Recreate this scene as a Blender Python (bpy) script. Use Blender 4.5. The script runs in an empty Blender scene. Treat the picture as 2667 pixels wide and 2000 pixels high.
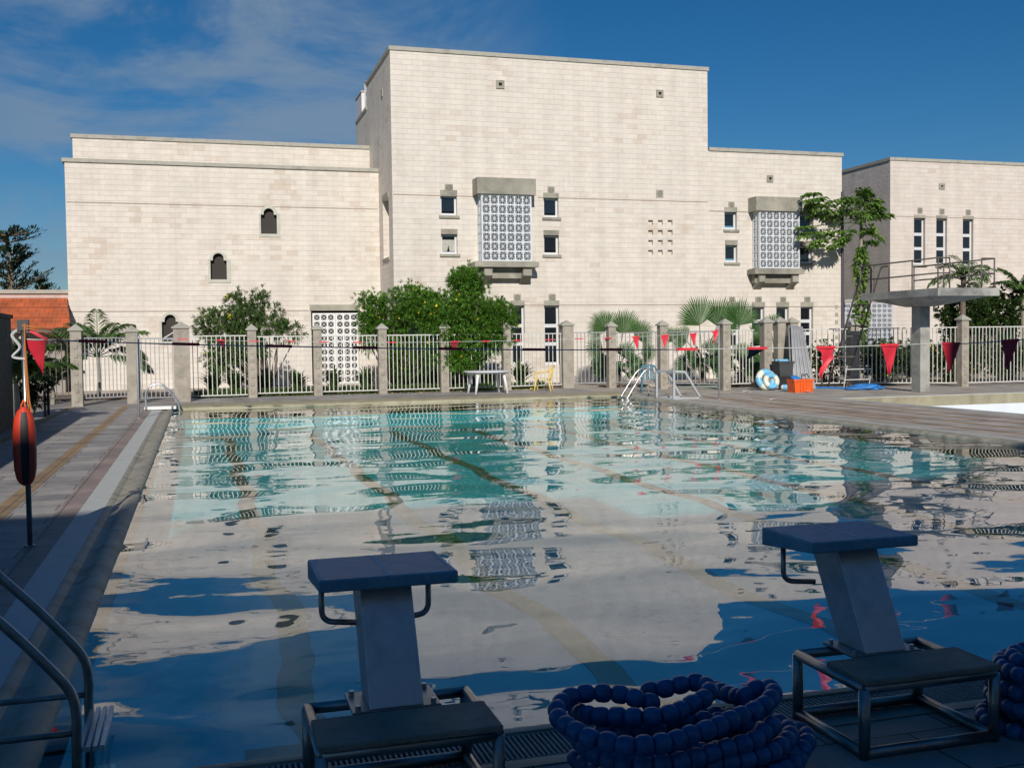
import bpy, bmesh, math, random
from mathutils import Vector, Matrix
random.seed(7)
R_ = math.radians
# ------------------------------------------------------------------ camera
H_CAM = 1.7
CAMW = Matrix(((0.9583202, 0.02415828, -0.2846731), (-0.28540096, 0.03565327, -0.95774482), (-0.01298794, 0.99907218, 0.04106205)))
scn = bpy.context.scene
cam = bpy.data.cameras.new('camera'); cam.sensor_width = 36; cam.lens = 36.985; cam.clip_start = .05; cam.clip_end = 3000
camo = bpy.data.objects.new('camera', cam); scn.collection.objects.link(camo)
camo.matrix_world = Matrix.Translation((0, 0, H_CAM)) @ CAMW.to_4x4()
scn.camera = camo
# ------------------------------------------------------------------ light
SUN_EL, SUN_AZ = R_(26.5), R_(192.5)          # azimuth clockwise from +Y
w = bpy.data.worlds.new('World'); scn.world = w; w.use_nodes = True
nt = w.node_tree; N = nt.nodes; L = nt.links
for n in list(N): N.remove(n)
out = N.new('ShaderNodeOutputWorld'); bg = N.new('ShaderNodeBackground'); bg.inputs[1].default_value = .050
sky = N.new('ShaderNodeTexSky'); sky.sky_type = 'NISHITA'; sky.sun_disc = False
sky.sun_elevation = SUN_EL; sky.sun_rotation = SUN_AZ; sky.altitude = 10; sky.air_density = 1.0; sky.dust_density = .15; sky.ozone_density = 3.6
hs = N.new('ShaderNodeHueSaturation'); hs.inputs['Saturation'].default_value = 1.22; hs.inputs['Value'].default_value = 1.0
gm = N.new('ShaderNodeVectorMath'); gm.operation = 'MULTIPLY'; L.new(sky.outputs[0], gm.inputs[0]); gm.inputs[1].default_value = (.80, .97, 1.12)
L.new(gm.outputs[0], hs.inputs['Color'])
tc = N.new('ShaderNodeTexCoord')
def wmath(op, a, b=None, c=None, clamp=False):
    m = N.new('ShaderNodeMath'); m.operation = op; m.use_clamp = clamp
    for i, v in enumerate((a, b, c)):
        if v is None: continue
        if isinstance(v, (int, float)): m.inputs[i].default_value = v
        else: L.new(v, m.inputs[i])
    return m.outputs[0]
def wnoise(scale, rot, sc, detail=6, rough=.6, dist=.8, loc=(0, 0, 0)):
    mp = N.new('ShaderNodeMapping'); mp.inputs['Scale'].default_value = sc; mp.inputs['Rotation'].default_value = rot; mp.inputs['Location'].default_value = loc
    L.new(tc.outputs['Generated'], mp.inputs[0])
    n = N.new('ShaderNodeTexNoise'); n.inputs['Scale'].default_value = scale; n.inputs['Detail'].default_value = detail
    n.inputs['Roughness'].default_value = rough; n.inputs['Distortion'].default_value = dist
    L.new(mp.outputs[0], n.inputs['Vector']); return n.outputs[0]
def wmask(direction, lo, hi):
    v = N.new('ShaderNodeVectorMath'); v.operation = 'DOT_PRODUCT'; L.new(tc.outputs['Generated'], v.inputs[0]); v.inputs[1].default_value = Vector(direction).normalized()
    mr = N.new('ShaderNodeMapRange'); mr.interpolation_type = 'SMOOTHSTEP'; L.new(v.outputs['Value'], mr.inputs[0])
    mr.inputs[1].default_value = math.cos(R_(lo)); mr.inputs[2].default_value = math.cos(R_(hi)); return mr.outputs[0]
# ------------------------------------------------------------------ pixel rays (photo pixels, 2667 x 2000) -> points on real planes
def ray(px, py): return CAMW @ Vector((px - 1333.5, -(py - 1000.), -2740.))
C0 = Vector((0, 0, H_CAM))
def A(px, py, Y): d = ray(px, py); return C0 + d * (Y / d.y)
def Z(px, py, z=0.): d = ray(px, py); return C0 + d * ((z - H_CAM) / d.z)
def AX(px, py, X): d = ray(px, py); return C0 + d * (X / d.x)
# clouds
n1 = wnoise(2.6, (0, R_(-22), R_(10)), (1, 1, 2.5), 8, .62, .75, (.3, 0, .2))
n2 = wnoise(7, (0, R_(-30), 0), (1, 1, 2.2), 5, .62, .7)
nn = wmath('ADD', wmath('MULTIPLY', n1, .75), wmath('MULTIPLY', n2, .25))
mr = N.new('ShaderNodeMapRange'); mr.interpolation_type = 'SMOOTHSTEP'; L.new(nn, mr.inputs[0]); mr.inputs[1].default_value = .43; mr.inputs[2].default_value = .59
m1 = wmask(ray(600, 260), 18, 5)
m2 = wmask(ray(1110, 95), 3.6, .4)
m3 = wmask(ray(60, 330), 12, 3)
msk = wmath('MAXIMUM', wmath('MAXIMUM', m1, wmath('MULTIPLY', m2, 1.0)), wmath('MULTIPLY', m3, .6))
fac = wmath('MULTIPLY', wmath('MULTIPLY', mr.outputs[0], msk), .8, clamp=True)
mx = N.new('ShaderNodeMix'); mx.data_type = 'RGBA'; L.new(fac, mx.inputs['Factor']); L.new(hs.outputs[0], mx.inputs['A'])
mx.inputs['B'].default_value = (3.9, 5.5, 7.6, 1)
L.new(mx.outputs['Result'], bg.inputs[0]); L.new(bg.outputs[0], out.inputs[0])
sl = bpy.data.lights.new('sun', 'SUN'); sl.energy = 4.2; sl.angle = R_(.55); sl.color = (1, .93, .84)
so = bpy.data.objects.new('sun', sl); scn.collection.objects.link(so)
sd = Vector((math.sin(SUN_AZ) * math.cos(SUN_EL), math.cos(SUN_AZ) * math.cos(SUN_EL), math.sin(SUN_EL)))
so.rotation_euler = (-sd).to_track_quat('-Z', 'Y').to_euler()
vs = scn.view_settings; vs.view_transform = 'Standard'; vs.look = 'None'; vs.gamma = 1; vs.exposure = 0.0
scn.cycles.transparent_max_bounces = 16
# ------------------------------------------------------------------ materials
MC = {}
def mat(name, col, rough=.6, metal=0., var=.15, scale=3., bump=0., bscale=30., spec=.5, coat=0, dirt=None, dscale=1.):
    if name in MC: return MC[name]
    m = bpy.data.materials.new(name); m.use_nodes = True; t = m.node_tree; b = t.nodes['Principled BSDF']
    b.inputs['Roughness'].default_value = rough; b.inputs['Metallic'].default_value = metal; b.inputs['Specular IOR Level'].default_value = spec
    b.inputs['Coat Weight'].default_value = coat
    c = t.nodes.new('ShaderNodeTexCoord'); n = t.nodes.new('ShaderNodeTexNoise'); n.inputs['Scale'].default_value = scale; n.inputs['Detail'].default_value = 6
    t.links.new(c.outputs['Object'], n.inputs['Vector'])
    r = t.nodes.new('ShaderNodeMapRange'); r.inputs[1].default_value = .25; r.inputs[2].default_value = .75; r.inputs[3].default_value = 1 - var; r.inputs[4].default_value = 1 + var
    t.links.new(n.outputs[0], r.inputs[0])
    v = t.nodes.new('ShaderNodeVectorMath'); v.operation = 'SCALE'; v.inputs[0].default_value = col; t.links.new(r.outputs[0], v.inputs['Scale'])
    res = v.outputs[0]
    if dirt:
        n2 = t.nodes.new('ShaderNodeTexNoise'); n2.inputs['Scale'].default_value = dscale; n2.inputs['Detail'].default_value = 8; n2.inputs['Roughness'].default_value = .65
        t.links.new(c.outputs['Object'], n2.inputs['Vector'])
        r2 = t.nodes.new('ShaderNodeMapRange'); r2.inputs[1].default_value = .48; r2.inputs[2].default_value = .68; t.links.new(n2.outputs[0], r2.inputs[0])
        mxx = t.nodes.new('ShaderNodeMix'); mxx.data_type = 'RGBA'; t.links.new(r2.outputs[0], mxx.inputs['Factor']); t.links.new(res, mxx.inputs['A']); mxx.inputs['B'].default_value = (*dirt, 1)
        res = mxx.outputs['Result']
    t.links.new(res, b.inputs['Base Color'])
    if bump:
        n3 = t.nodes.new('ShaderNodeTexNoise'); n3.inputs['Scale'].default_value = bscale; n3.inputs['Detail'].default_value = 5; t.links.new(c.outputs['Object'], n3.inputs['Vector'])
        bp = t.nodes.new('ShaderNodeBump'); bp.inputs['Strength'].default_value = bump; bp.inputs['Distance'].default_value = .02; t.links.new(n3.outputs[0], bp.inputs['Height']); t.links.new(bp.outputs[0], b.inputs['Normal'])
    MC[name] = m; return m
def leafmat(name, c1, c2, scale=2.5, trans=.25):
    m = bpy.data.materials.new(name); m.use_nodes = True; t = m.node_tree; b = t.nodes['Principled BSDF']
    b.inputs['Roughness'].default_value = .45; b.inputs['Specular IOR Level'].default_value = .35
    c = t.nodes.new('ShaderNodeTexCoord'); n = t.nodes.new('ShaderNodeTexNoise'); n.inputs['Scale'].default_value = scale; n.inputs['Detail'].default_value = 3
    t.links.new(c.outputs['Object'], n.inputs['Vector'])
    n2 = t.nodes.new('ShaderNodeTexWhiteNoise'); 
    g = t.nodes.new('ShaderNodeNewGeometry'); t.links.new(g.outputs['Random Per Island'], n2.inputs['Vector'])
    ad = t.nodes.new('ShaderNodeMath'); ad.operation = 'ADD'; t.links.new(n.outputs[0], ad.inputs[0])
    ml = t.nodes.new('ShaderNodeMath'); ml.operation = 'MULTIPLY_ADD'; t.links.new(n2.outputs[0], ml.inputs[0]); ml.inputs[1].default_value = .5; ml.inputs[2].default_value = -.25
    t.links.new(ml.outputs[0], ad.inputs[1])
    r = t.nodes.new('ShaderNodeMapRange'); r.inputs[1].default_value = .25; r.inputs[2].default_value = .75; t.links.new(ad.outputs[0], r.inputs[0])
    x = t.nodes.new('ShaderNodeMix'); x.data_type = 'RGBA'; x.inputs['A'].default_value = (*c1, 1); x.inputs['B'].default_value = (*c2, 1)
    t.links.new(r.outputs[0], x.inputs['Factor']); t.links.new(x.outputs['Result'], b.inputs['Base Color'])
    tr = t.nodes.new('ShaderNodeBsdfTranslucent'); t.links.new(x.outputs['Result'], tr.inputs['Color'])
    ms = t.nodes.new('ShaderNodeMixShader'); ms.inputs[0].default_value = trans
    t.links.new(b.outputs[0], ms.inputs[1]); t.links.new(tr.outputs[0], ms.inputs[2]); t.links.new(ms.outputs[0], t.nodes['Material Output'].inputs[0])
    return m
def stone_mat(name, c1, c2, tan, bw=.42, rh=.2, mortar=(.59, .54, .49), tanlo=.6):
    m = bpy.data.materials.new(name); m.use_nodes = True; t = m.node_tree; b = t.nodes['Principled BSDF']; nd = t.nodes.new; lk = t.links.new
    b.inputs['Roughness'].default_value = .85; b.inputs['Specular IOR Level'].default_value = .25
    c = nd('ShaderNodeTexCoord'); s = nd('ShaderNodeSeparateXYZ'); lk(c.outputs['Object'], s.inputs[0])
    ad = nd('ShaderNodeMath'); ad.operation = 'ADD'; lk(s.outputs[0], ad.inputs[0]); lk(s.outputs[1], ad.inputs[1])
    cb = nd('ShaderNodeCombineXYZ'); lk(ad.outputs[0], cb.inputs[0]); lk(s.outputs[2], cb.inputs[1])
    def brick(ca, cc, mo, msz):
        k = nd('ShaderNodeTexBrick'); lk(cb.outputs[0], k.inputs['Vector']); k.inputs['Color1'].default_value = (*ca, 1); k.inputs['Color2'].default_value = (*cc, 1); k.inputs['Mortar'].default_value = (*mo, 1)
        k.inputs['Scale'].default_value = 1; k.inputs['Brick Width'].default_value = bw; k.inputs['Row Height'].default_value = rh; k.inputs['Mortar Size'].default_value = msz; k.inputs['Mortar Smooth'].default_value = .1
        return k
    k1 = brick(c1, c2, mortar, .006); k2 = brick((0, 0, 0), (1, 1, 1), (0, 0, 0), .0)
    n = nd('ShaderNodeTexNoise'); n.inputs['Scale'].default_value = .55; n.inputs['Detail'].default_value = 3; lk(c.outputs['Object'], n.inputs['Vector'])
    n4 = nd('ShaderNodeTexNoise'); n4.inputs['Scale'].default_value = 7; n4.inputs['Detail'].default_value = 5; lk(c.outputs['Object'], n4.inputs['Vector'])
    sm = nd('ShaderNodeMath'); sm.operation = 'MULTIPLY_ADD'; lk(k2.outputs['Color'], sm.inputs[0]); sm.inputs[1].default_value = .45; lk(n.outputs[0], sm.inputs[2])
    sm2 = nd('ShaderNodeMath'); sm2.operation = 'MULTIPLY_ADD'; lk(n4.outputs[0], sm2.inputs[0]); sm2.inputs[1].default_value = .25; lk(sm.outputs[0], sm2.inputs[2])
    r = nd('ShaderNodeMapRange'); lk(sm2.outputs[0], r.inputs[0]); r.inputs[1].default_value = tanlo + .32; r.inputs[2].default_value = tanlo + .48; r.inputs[4].default_value = .6
    x = nd('ShaderNodeMix'); x.data_type = 'RGBA'; lk(r.outputs[0], x.inputs['Factor']); lk(k1.outputs['Color'], x.inputs['A']); x.inputs['B'].default_value = (*tan, 1)
    x2 = nd('ShaderNodeMix'); x2.data_type = 'RGBA'; x2.blend_type = 'MULTIPLY'; x2.inputs['Factor'].default_value = 1; lk(x.outputs['Result'], x2.inputs['A'])
    n5 = nd('ShaderNodeTexNoise'); n5.inputs['Scale'].default_value = 1.7; n5.inputs['Detail'].default_value = 9; n5.inputs['Roughness'].default_value = .7; lk(c.outputs['Object'], n5.inputs['Vector'])
    r5 = nd('ShaderNodeMapRange'); lk(n5.outputs[0], r5.inputs[0]); r5.inputs[1].default_value = .3; r5.inputs[2].default_value = .7; r5.inputs[3].default_value = .9; r5.inputs[4].default_value = 1.05
    lk(r5.outputs[0], x2.inputs['B'])
    mp7 = nd('ShaderNodeMapping'); mp7.inputs['Scale'].default_value = (2.2, 2.2, .12); lk(c.outputs['Object'], mp7.inputs[0])
    n7 = nd('ShaderNodeTexNoise'); n7.inputs['Scale'].default_value = 1.; n7.inputs['Detail'].default_value = 6; lk(mp7.outputs[0], n7.inputs['Vector'])
    r7 = nd('ShaderNodeMapRange'); lk(n7.outputs[0], r7.inputs[0]); r7.inputs[1].default_value = .35; r7.inputs[2].default_value = .7; r7.inputs[3].default_value = 1.03; r7.inputs[4].default_value = .93
    m7 = nd('ShaderNodeMath'); m7.operation = 'MULTIPLY'; lk(r5.outputs[0], m7.inputs[0]); lk(r7.outputs[0], m7.inputs[1]); lk(m7.outputs[0], x2.inputs['B'])
    dv = nd('ShaderNodeMath'); dv.operation = 'DIVIDE'; lk(s.outputs[2], dv.inputs[0]); dv.inputs[1].default_value = rh
    fc = nd('ShaderNodeMath'); fc.operation = 'FRACT'; lk(dv.outputs[0], fc.inputs[0]); c0 = nd('ShaderNodeMath'); c0.operation = 'SUBTRACT'; lk(fc.outputs[0], c0.inputs[0]); c0.inputs[1].default_value = .5
    c1_ = nd('ShaderNodeMath'); c1_.operation = 'ABSOLUTE'; lk(c0.outputs[0], c1_.inputs[0]); c2_ = nd('ShaderNodeMapRange'); lk(c1_.outputs[0], c2_.inputs[0]); c2_.inputs[1].default_value = .44; c2_.inputs[2].default_value = .48
    n6 = nd('ShaderNodeTexNoise'); n6.inputs['Scale'].default_value = .9; n6.inputs['Detail'].default_value = 5; lk(c.outputs['Object'], n6.inputs['Vector']); r6 = nd('ShaderNodeMapRange'); lk(n6.outputs[0], r6.inputs[0]); r6.inputs[1].default_value = .35; r6.inputs[2].default_value = .65; r6.inputs[3].default_value = .08; r6.inputs[4].default_value = .5
    ml_ = nd('ShaderNodeMath'); ml_.operation = 'MULTIPLY'; lk(c2_.outputs[0], ml_.inputs[0]); lk(r6.outputs[0], ml_.inputs[1])
    x3 = nd('ShaderNodeMix'); x3.data_type = 'RGBA'; lk(ml_.outputs[0], x3.inputs['Factor']); lk(x2.outputs['Result'], x3.inputs['A']); x3.inputs['B'].default_value = (.40, .35, .31, 1); lk(x3.outputs['Result'], b.inputs['Base Color'])
    bp = nd('ShaderNodeBump'); bp.inputs['Strength'].default_value = .5; bp.inputs['Distance'].default_value = .02
    sb = nd('ShaderNodeMath'); sb.operation = 'MULTIPLY_ADD'; lk(k1.outputs['Fac'], sb.inputs[0]); sb.inputs[1].default_value = -.6; lk(n4.outputs[0], sb.inputs[2])
    lk(sb.outputs[0], bp.inputs['Height']); lk(bp.outputs[0], b.inputs['Normal'])
    return m
def paving_mat(name, c1, c2, bw, rh, swap=False, mortar=(.09, .08, .07), rough=.65):
    m = bpy.data.materials.new(name); m.use_nodes = True; t = m.node_tree; b = t.nodes['Principled BSDF']; nd = t.nodes.new; lk = t.links.new
    b.inputs['Roughness'].default_value = rough
    c = nd('ShaderNodeTexCoord'); mp = nd('ShaderNodeMapping'); lk(c.outputs['Object'], mp.inputs[0])
    if swap: mp.inputs['Rotation'].default_value = (0, 0, R_(90))
    k = nd('ShaderNodeTexBrick'); lk(mp.outputs[0], k.inputs['Vector']); k.inputs['Color1'].default_value = (*c1, 1); k.inputs['Color2'].default_value = (*c2, 1); k.inputs['Mortar'].default_value = (*mortar, 1)
    k.inputs['Scale'].default_value = 1; k.inputs['Brick Width'].default_value = bw; k.inputs['Row Height'].default_value = rh; k.inputs['Mortar Size'].default_value = .006; k.offset = .37
    n = nd('ShaderNodeTexNoise'); n.inputs['Scale'].default_value = 1.3; n.inputs['Detail'].default_value = 8; n.inputs['Roughness'].default_value = .65; lk(c.outputs['Object'], n.inputs['Vector'])
    r = nd('ShaderNodeMapRange'); lk(n.outputs[0], r.inputs[0]); r.inputs[1].default_value = .3; r.inputs[2].default_value = .72; r.inputs[3].default_value = .6; r.inputs[4].default_value = 1.35
    x = nd('ShaderNodeMix'); x.data_type = 'RGBA'; x.blend_type = 'MULTIPLY'; x.inputs['Factor'].default_value = 1; lk(k.outputs['Color'], x.inputs['A']); lk(r.outputs[0], x.inputs['B'])
    lk(x.outputs['Result'], b.inputs['Base Color'])
    r2 = nd('ShaderNodeMapRange'); lk(n.outputs[0], r2.inputs[0]); r2.inputs[3].default_value = rough - .2; r2.inputs[4].default_value = rough + .2; lk(r2.outputs[0], b.inputs['Roughness'])
    n2 = nd('ShaderNodeTexNoise'); n2.inputs['Scale'].default_value = 22; n2.inputs['Detail'].default_value = 5; lk(c.outputs['Object'], n2.inputs['Vector'])
    sb = nd('ShaderNodeMath'); sb.operation = 'MULTIPLY_ADD'; lk(k.outputs['Fac'], sb.inputs[0]); sb.inputs[1].default_value = -.8; lk(n2.outputs[0], sb.inputs[2])
    bp = nd('ShaderNodeBump'); bp.inputs['Strength'].default_value = .45; bp.inputs['Distance'].default_value = .01; lk(sb.outputs[0], bp.inputs['Height']); lk(bp.outputs[0], b.inputs['Normal'])
    return m
M_stone = stone_mat('pale_limestone', (.70, .645, .575), (.66, .61, .54), (.58, .475, .385), tanlo=.70)
M_stone2 = stone_mat('old_limestone', (.66, .60, .545), (.62, .56, .50), (.53, .44, .36), tanlo=.74)
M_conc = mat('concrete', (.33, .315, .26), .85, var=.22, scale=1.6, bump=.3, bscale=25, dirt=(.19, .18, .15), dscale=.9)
M_cope = mat('coping_concrete', (.40, .385, .33), .85, var=.15, scale=2, dirt=(.27, .26, .22), dscale=2)
M_dive = mat('weathered_concrete', (.36, .36, .33), .85, var=.25, scale=2.5, bump=.3, dirt=(.17, .17, .16), dscale=1.4)
M_post = mat('post_concrete', (.34, .31, .26), .85, var=.18, scale=4, bump=.35, dirt=(.24, .22, .18), dscale=3)
M_white = mat('white_paint', (.72, .73, .72), .45, var=.06, scale=5)
M_lat = mat('lattice_white', (.62, .65, .68), .6, var=.1, scale=4)
M_frame = mat('aluminium_white', (.62, .64, .65), .4, var=.05)
M_bar = mat('bar_grey_white', (.56, .56, .53), .45, var=.12, scale=6)
M_barg = mat('bar_grey', (.30, .31, .32), .5, var=.15, scale=6)
M_barb = mat('bar_brown', (.10, .085, .08), .6, var=.2, scale=6)
M_glass = mat('dark_glass', (.012, .014, .018), .08, var=.2, scale=1, spec=.8)
M_dark = mat('dark_interior', (.012, .011, .010), .9, var=.3)
M_mesh = mat('dark_brown_screen', (.030, .022, .018), .7, var=.2, scale=20)
M_curt = mat('curtain', (.42, .42, .37), .9, var=.15, scale=9)
M_steel = mat('stainless_steel', (.66, .64, .64), .45, metal=.85, var=.12, scale=5, bump=.03, bscale=60, dirt=(.54, .53, .53), dscale=7)
M_steeld = mat('stainless_tube', (.34, .33, .32), .4, metal=1., var=.2, scale=14)
M_chrome = mat('polished_tube', (.62, .63, .65), .38, metal=1., var=.05)
M_block = mat('blue_fibreglass', (.15, .34, .44), .5, var=.16, scale=9, bump=.25, bscale=140, dirt=(.12, .26, .34), dscale=14)
M_line = mat('worn_edge_paint', (.78, .70, .66), .7, var=.25, scale=30)
M_step = mat('grey_step', (.30, .25, .20), .8, var=.3, scale=10, bump=.5, bscale=120, dirt=(.20, .17, .135), dscale=5)
M_ball = mat('blue_plastic', (.022, .11, .27), .45, var=.35, scale=30, bump=.06, bscale=60)
M_red = mat('red_vinyl', (.70, .035, .06), .5, var=.12, scale=12)
M_red_shade = mat('shaded_red_vinyl', (.26, .015, .03), .6, var=.15, scale=12)  # shaded copy of the red vinyl, shade put into the colour; unused
M_cord = mat('pale_cord', (.5, .52, .5), .7)
M_orng = mat('orange_plastic', (.72, .11, .015), .45, var=.12, scale=6)
M_fl = mat('orange_red_float', (.60, .05, .02), .42, var=.08)
M_blk = mat('black_strap', (.02, .02, .022), .6, var=.3)
M_yel = mat('yellow_plastic', (.72, .55, .20), .45, var=.08)
M_tabl = mat('white_plastic', (.72, .73, .76), .4, var=.05)
M_teal = mat('teal_plastic', (.07, .20, .27), .45)
M_blue = mat('blue_vinyl', (.03, .20, .55), .45, var=.2)
M_lblue = mat('light_blue_vinyl', (.18, .50, .75), .4, var=.1)
M_cream = mat('cream_vinyl', (.72, .72, .60), .4, var=.1)
M_tub = mat('dark_grey_tub', (.05, .055, .06), .6, var=.2)
M_sheet = mat('corrugated_sheet', (.36, .37, .38), .45, metal=.35, var=.15, scale=3)
M_bark = mat('bark', (.16, .13, .10), .9, var=.35, scale=8, bump=.6)
M_barkl = mat('pale_bark', (.28, .26, .21), .9, var=.3, scale=10, bump=.5)
M_petal = mat('yellow_petal', (.85, .70, .04), .6, var=.1)
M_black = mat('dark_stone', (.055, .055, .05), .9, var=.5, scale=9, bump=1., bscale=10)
M_rock = mat('dark_metal', (.05, .05, .055), .6, var=.3)
M_soil = mat('soil', (.13, .09, .06), .95, var=.35, scale=5, bump=.6)
M_earth = mat('ground_earth', (.20, .16, .11), .95, var=.3, scale=.3, bump=.4, dirt=(.09, .12, .05), dscale=.06)
M_rail = mat('brown_rail', (.12, .105, .095), .6, var=.25, scale=10)
M_tanc = mat('tan_gutter', (.34, .31, .21), .7, var=.2, scale=2, dirt=(.25, .22, .14), dscale=2.5)
M_cop = mat('green_grey_gutter', (.36, .34, .27), .6, var=.25, scale=3, dirt=(.22, .20, .155), dscale=4)
M_wline = mat('white_tile_strip', (.54, .56, .53), .6, var=.12, scale=3, dirt=(.44, .45, .42), dscale=3)
M_pinks = paving_mat('pinkish_strip', (.34, .27, .24), (.30, .24, .21), .42, .2, True)
M_tans = paving_mat('tan_strip', (.36, .24, .12), (.30, .21, .12), .42, .18, True)
M_slate = paving_mat('slate_paving', (.28, .272, .265), (.42, .39, .355), .62, .42)
M_slateR = paving_mat('brown_slate_paving', (.43, .385, .335), (.46, .415, .355), .6, .42, True, (.24, .21, .18))
M_orst = paving_mat('orange_strip', (.40, .22, .09), (.33, .20, .10), .7, .09, True)
M_poolt = mat('pool_tile', (.15, .48, .54), .5, var=.08, scale=.6)
M_lane = mat('lane_tile_line', (.22, .05, .045), .5)
M_divew = mat('diving_pool_white', (.70, .74, .78), .5, var=.06)
M_rust = mat('white_enamel', (.68, .66, .66), .5)
M_pink = mat('pink_grey_block', (.45, .36, .35), .8)
# ------------------------------------------------------------------ helpers
COL = scn.collection
def tag(o, label=None, cat=None, group=None, kind=None):
    if label: o['label'] = label
    if cat: o['category'] = cat
    if group: o['group'] = group
    if kind: o['kind'] = kind
    return o
def empty(name, loc, label=None, cat=None, group=None, rz=0):
    o = bpy.data.objects.new(name, None); COL.objects.link(o); o.location = loc; o.rotation_euler = (0, 0, rz); o.empty_display_size = .2
    return tag(o, label, cat, group)
class MB:
    def __init__(s): s.v = []; s.f = []; s.m = []; s.mi = 0
    def add(s, vs_, fs): b = len(s.v); s.v += [tuple(v) for v in vs_]; s.f += [tuple(i + b for i in f) for f in fs]; s.m += [s.mi] * len(fs); return s
    def box(s, a, b):
        x0, y0, z0 = (min(a[i], b[i]) for i in range(3)); x1, y1, z1 = (max(a[i], b[i]) for i in range(3))
        return s.hexa([(x0, y0, z0), (x1, y0, z0), (x1, y1, z0), (x0, y1, z0), (x0, y0, z1), (x1, y0, z1), (x1, y1, z1), (x0, y1, z1)])
    def hexa(s, p): return s.add(p, [(3, 2, 1, 0), (4, 5, 6, 7), (0, 1, 5, 4), (1, 2, 6, 5), (2, 3, 7, 6), (3, 0, 4, 7)])
    def tube(s, pts, r, n=8, caps=True):
        pts = [Vector(p) for p in pts]; rr = r if isinstance(r, (list, tuple)) else [r] * len(pts)
        vs_ = []; up = None
        for i, p in enumerate(pts):
            d = (pts[min(i + 1, len(pts) - 1)] - pts[max(i - 1, 0)])
            if d.length < 1e-9: d = Vector((0, 0, 1))
            d.normalize()
            if up is None:
                up = Vector((0, 0, 1)) if abs(d.z) < .9 else Vector((1, 0, 0))
            u = up - d * up.dot(d)
            if u.length < 1e-4: u = d.orthogonal()
            u.normalize(); up = u; w_ = d.cross(u)
            for k in range(n):
                a = 2 * math.pi * k / n; vs_.append(p + (u * math.cos(a) + w_ * math.sin(a)) * rr[i])
        fs = []
        for i in range(len(pts) - 1):
            for k in range(n): fs.append((i * n + k, i * n + (k + 1) % n, (i + 1) * n + (k + 1) % n, (i + 1) * n + k))
        if caps: fs.append(tuple(range(n))[::-1]); fs.append(tuple((len(pts) - 1) * n + k for k in range(n)))
        return s.add(vs_, fs)
    def bar(s, a, b, w_, d_=None):
        """square bar between two points"""
        d_ = d_ or w_; a = Vector(a); b = Vector(b); t = (b - a).normalized(); up = Vector((0, 1, 0)) if abs(t.y) < .9 else Vector((0, 0, 1))
        u = (up - t * up.dot(t)).normalized() * (d_ / 2); v = t.cross(u).normalized() * (w_ / 2)
        return s.hexa([a - u - v, a + u - v, a + u + v, a - u + v, b - u - v, b + u - v, b + u + v, b - u + v])
    def sphere(s, c, r, nu=12, nv=8, ax=None, sq=1., mats=None):
        c = Vector(c); ax = Vector(ax).normalized() if ax is not None else Vector((0, 0, 1)); u = ax.orthogonal().normalized(); w_ = ax.cross(u); vs_ = []
        rx = r if isinstance(r, (list, tuple)) else (r, r)
        for j in range(nv + 1):
            a = math.pi * j / nv; cz = math.cos(a); sr = math.sin(a) ** sq
            cz = math.copysign(abs(cz) ** sq, cz)
            for k in range(nu):
                b = 2 * math.pi * k / nu; vs_.append(c + ax * (cz * rx[1]) + (u * math.cos(b) + w_ * math.sin(b)) * (sr * rx[0]))
        fs = [(j * nu + k, (j + 1) * nu + k, (j + 1) * nu + (k + 1) % nu, j * nu + (k + 1) % nu) for j in range(nv) for k in range(nu)]
        return s.add(vs_, fs)
    def build(s, name, mats, parent=None, smooth=False, bevel=0, auto=None):
        me = bpy.data.meshes.new(name); me.from_pydata(s.v, [], s.f)
        for m in (mats if isinstance(mats, (list, tuple)) else [mats]): me.materials.append(m)
        if isinstance(mats, (list, tuple)): me.polygons.foreach_set('material_index', s.m)
        me.update()
        if smooth: me.polygons.foreach_set('use_smooth', [True] * len(me.polygons))
        if auto is not None:
            me.polygons.foreach_set('use_smooth', [True] * len(me.polygons)); me.set_sharp_from_angle(angle=R_(auto))
        o = bpy.data.objects.new(name, me); COL.objects.link(o)
        if parent is not None:
            o.parent = parent
            if parent.parent is not None or parent.type == 'MESH':
                root = parent
                off = parent.get('_w')
            loc = world_loc(parent)
            if loc is not None: o.matrix_parent_inverse = Matrix.Identity(4); me.transform(loc.inverted())
        if bevel:
            b = o.modifiers.new('bevel', 'BEVEL'); b.width = bevel; b.segments = 2; b.limit_method = 'ANGLE'
        return o
def world_loc(o):
    m = Matrix.Identity(4)
    chain = []
    while o is not None: chain.append(o); o = o.parent
    for c in reversed(chain): m = m @ (Matrix.Translation(c.location) @ c.rotation_euler.to_matrix().to_4x4())
    return m
def arc(pts, rad=.05, n=5):
    """polyline with rounded corners"""
    pts = [Vector(p) for p in pts]; o = [pts[0]]
    for i in range(1, len(pts) - 1):
        a, b, c = pts[i - 1], pts[i], pts[i + 1]; r = min(rad, (a - b).length * .45, (c - b).length * .45)
        p, q = b + (a - b).normalized() * r, b + (c - b).normalized() * r
        for k in range(n + 1):
            t = k / n; o.append(p * (1 - t) ** 2 + b * 2 * t * (1 - t) + q * t * t)
    o.append(pts[-1]); return o
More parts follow.
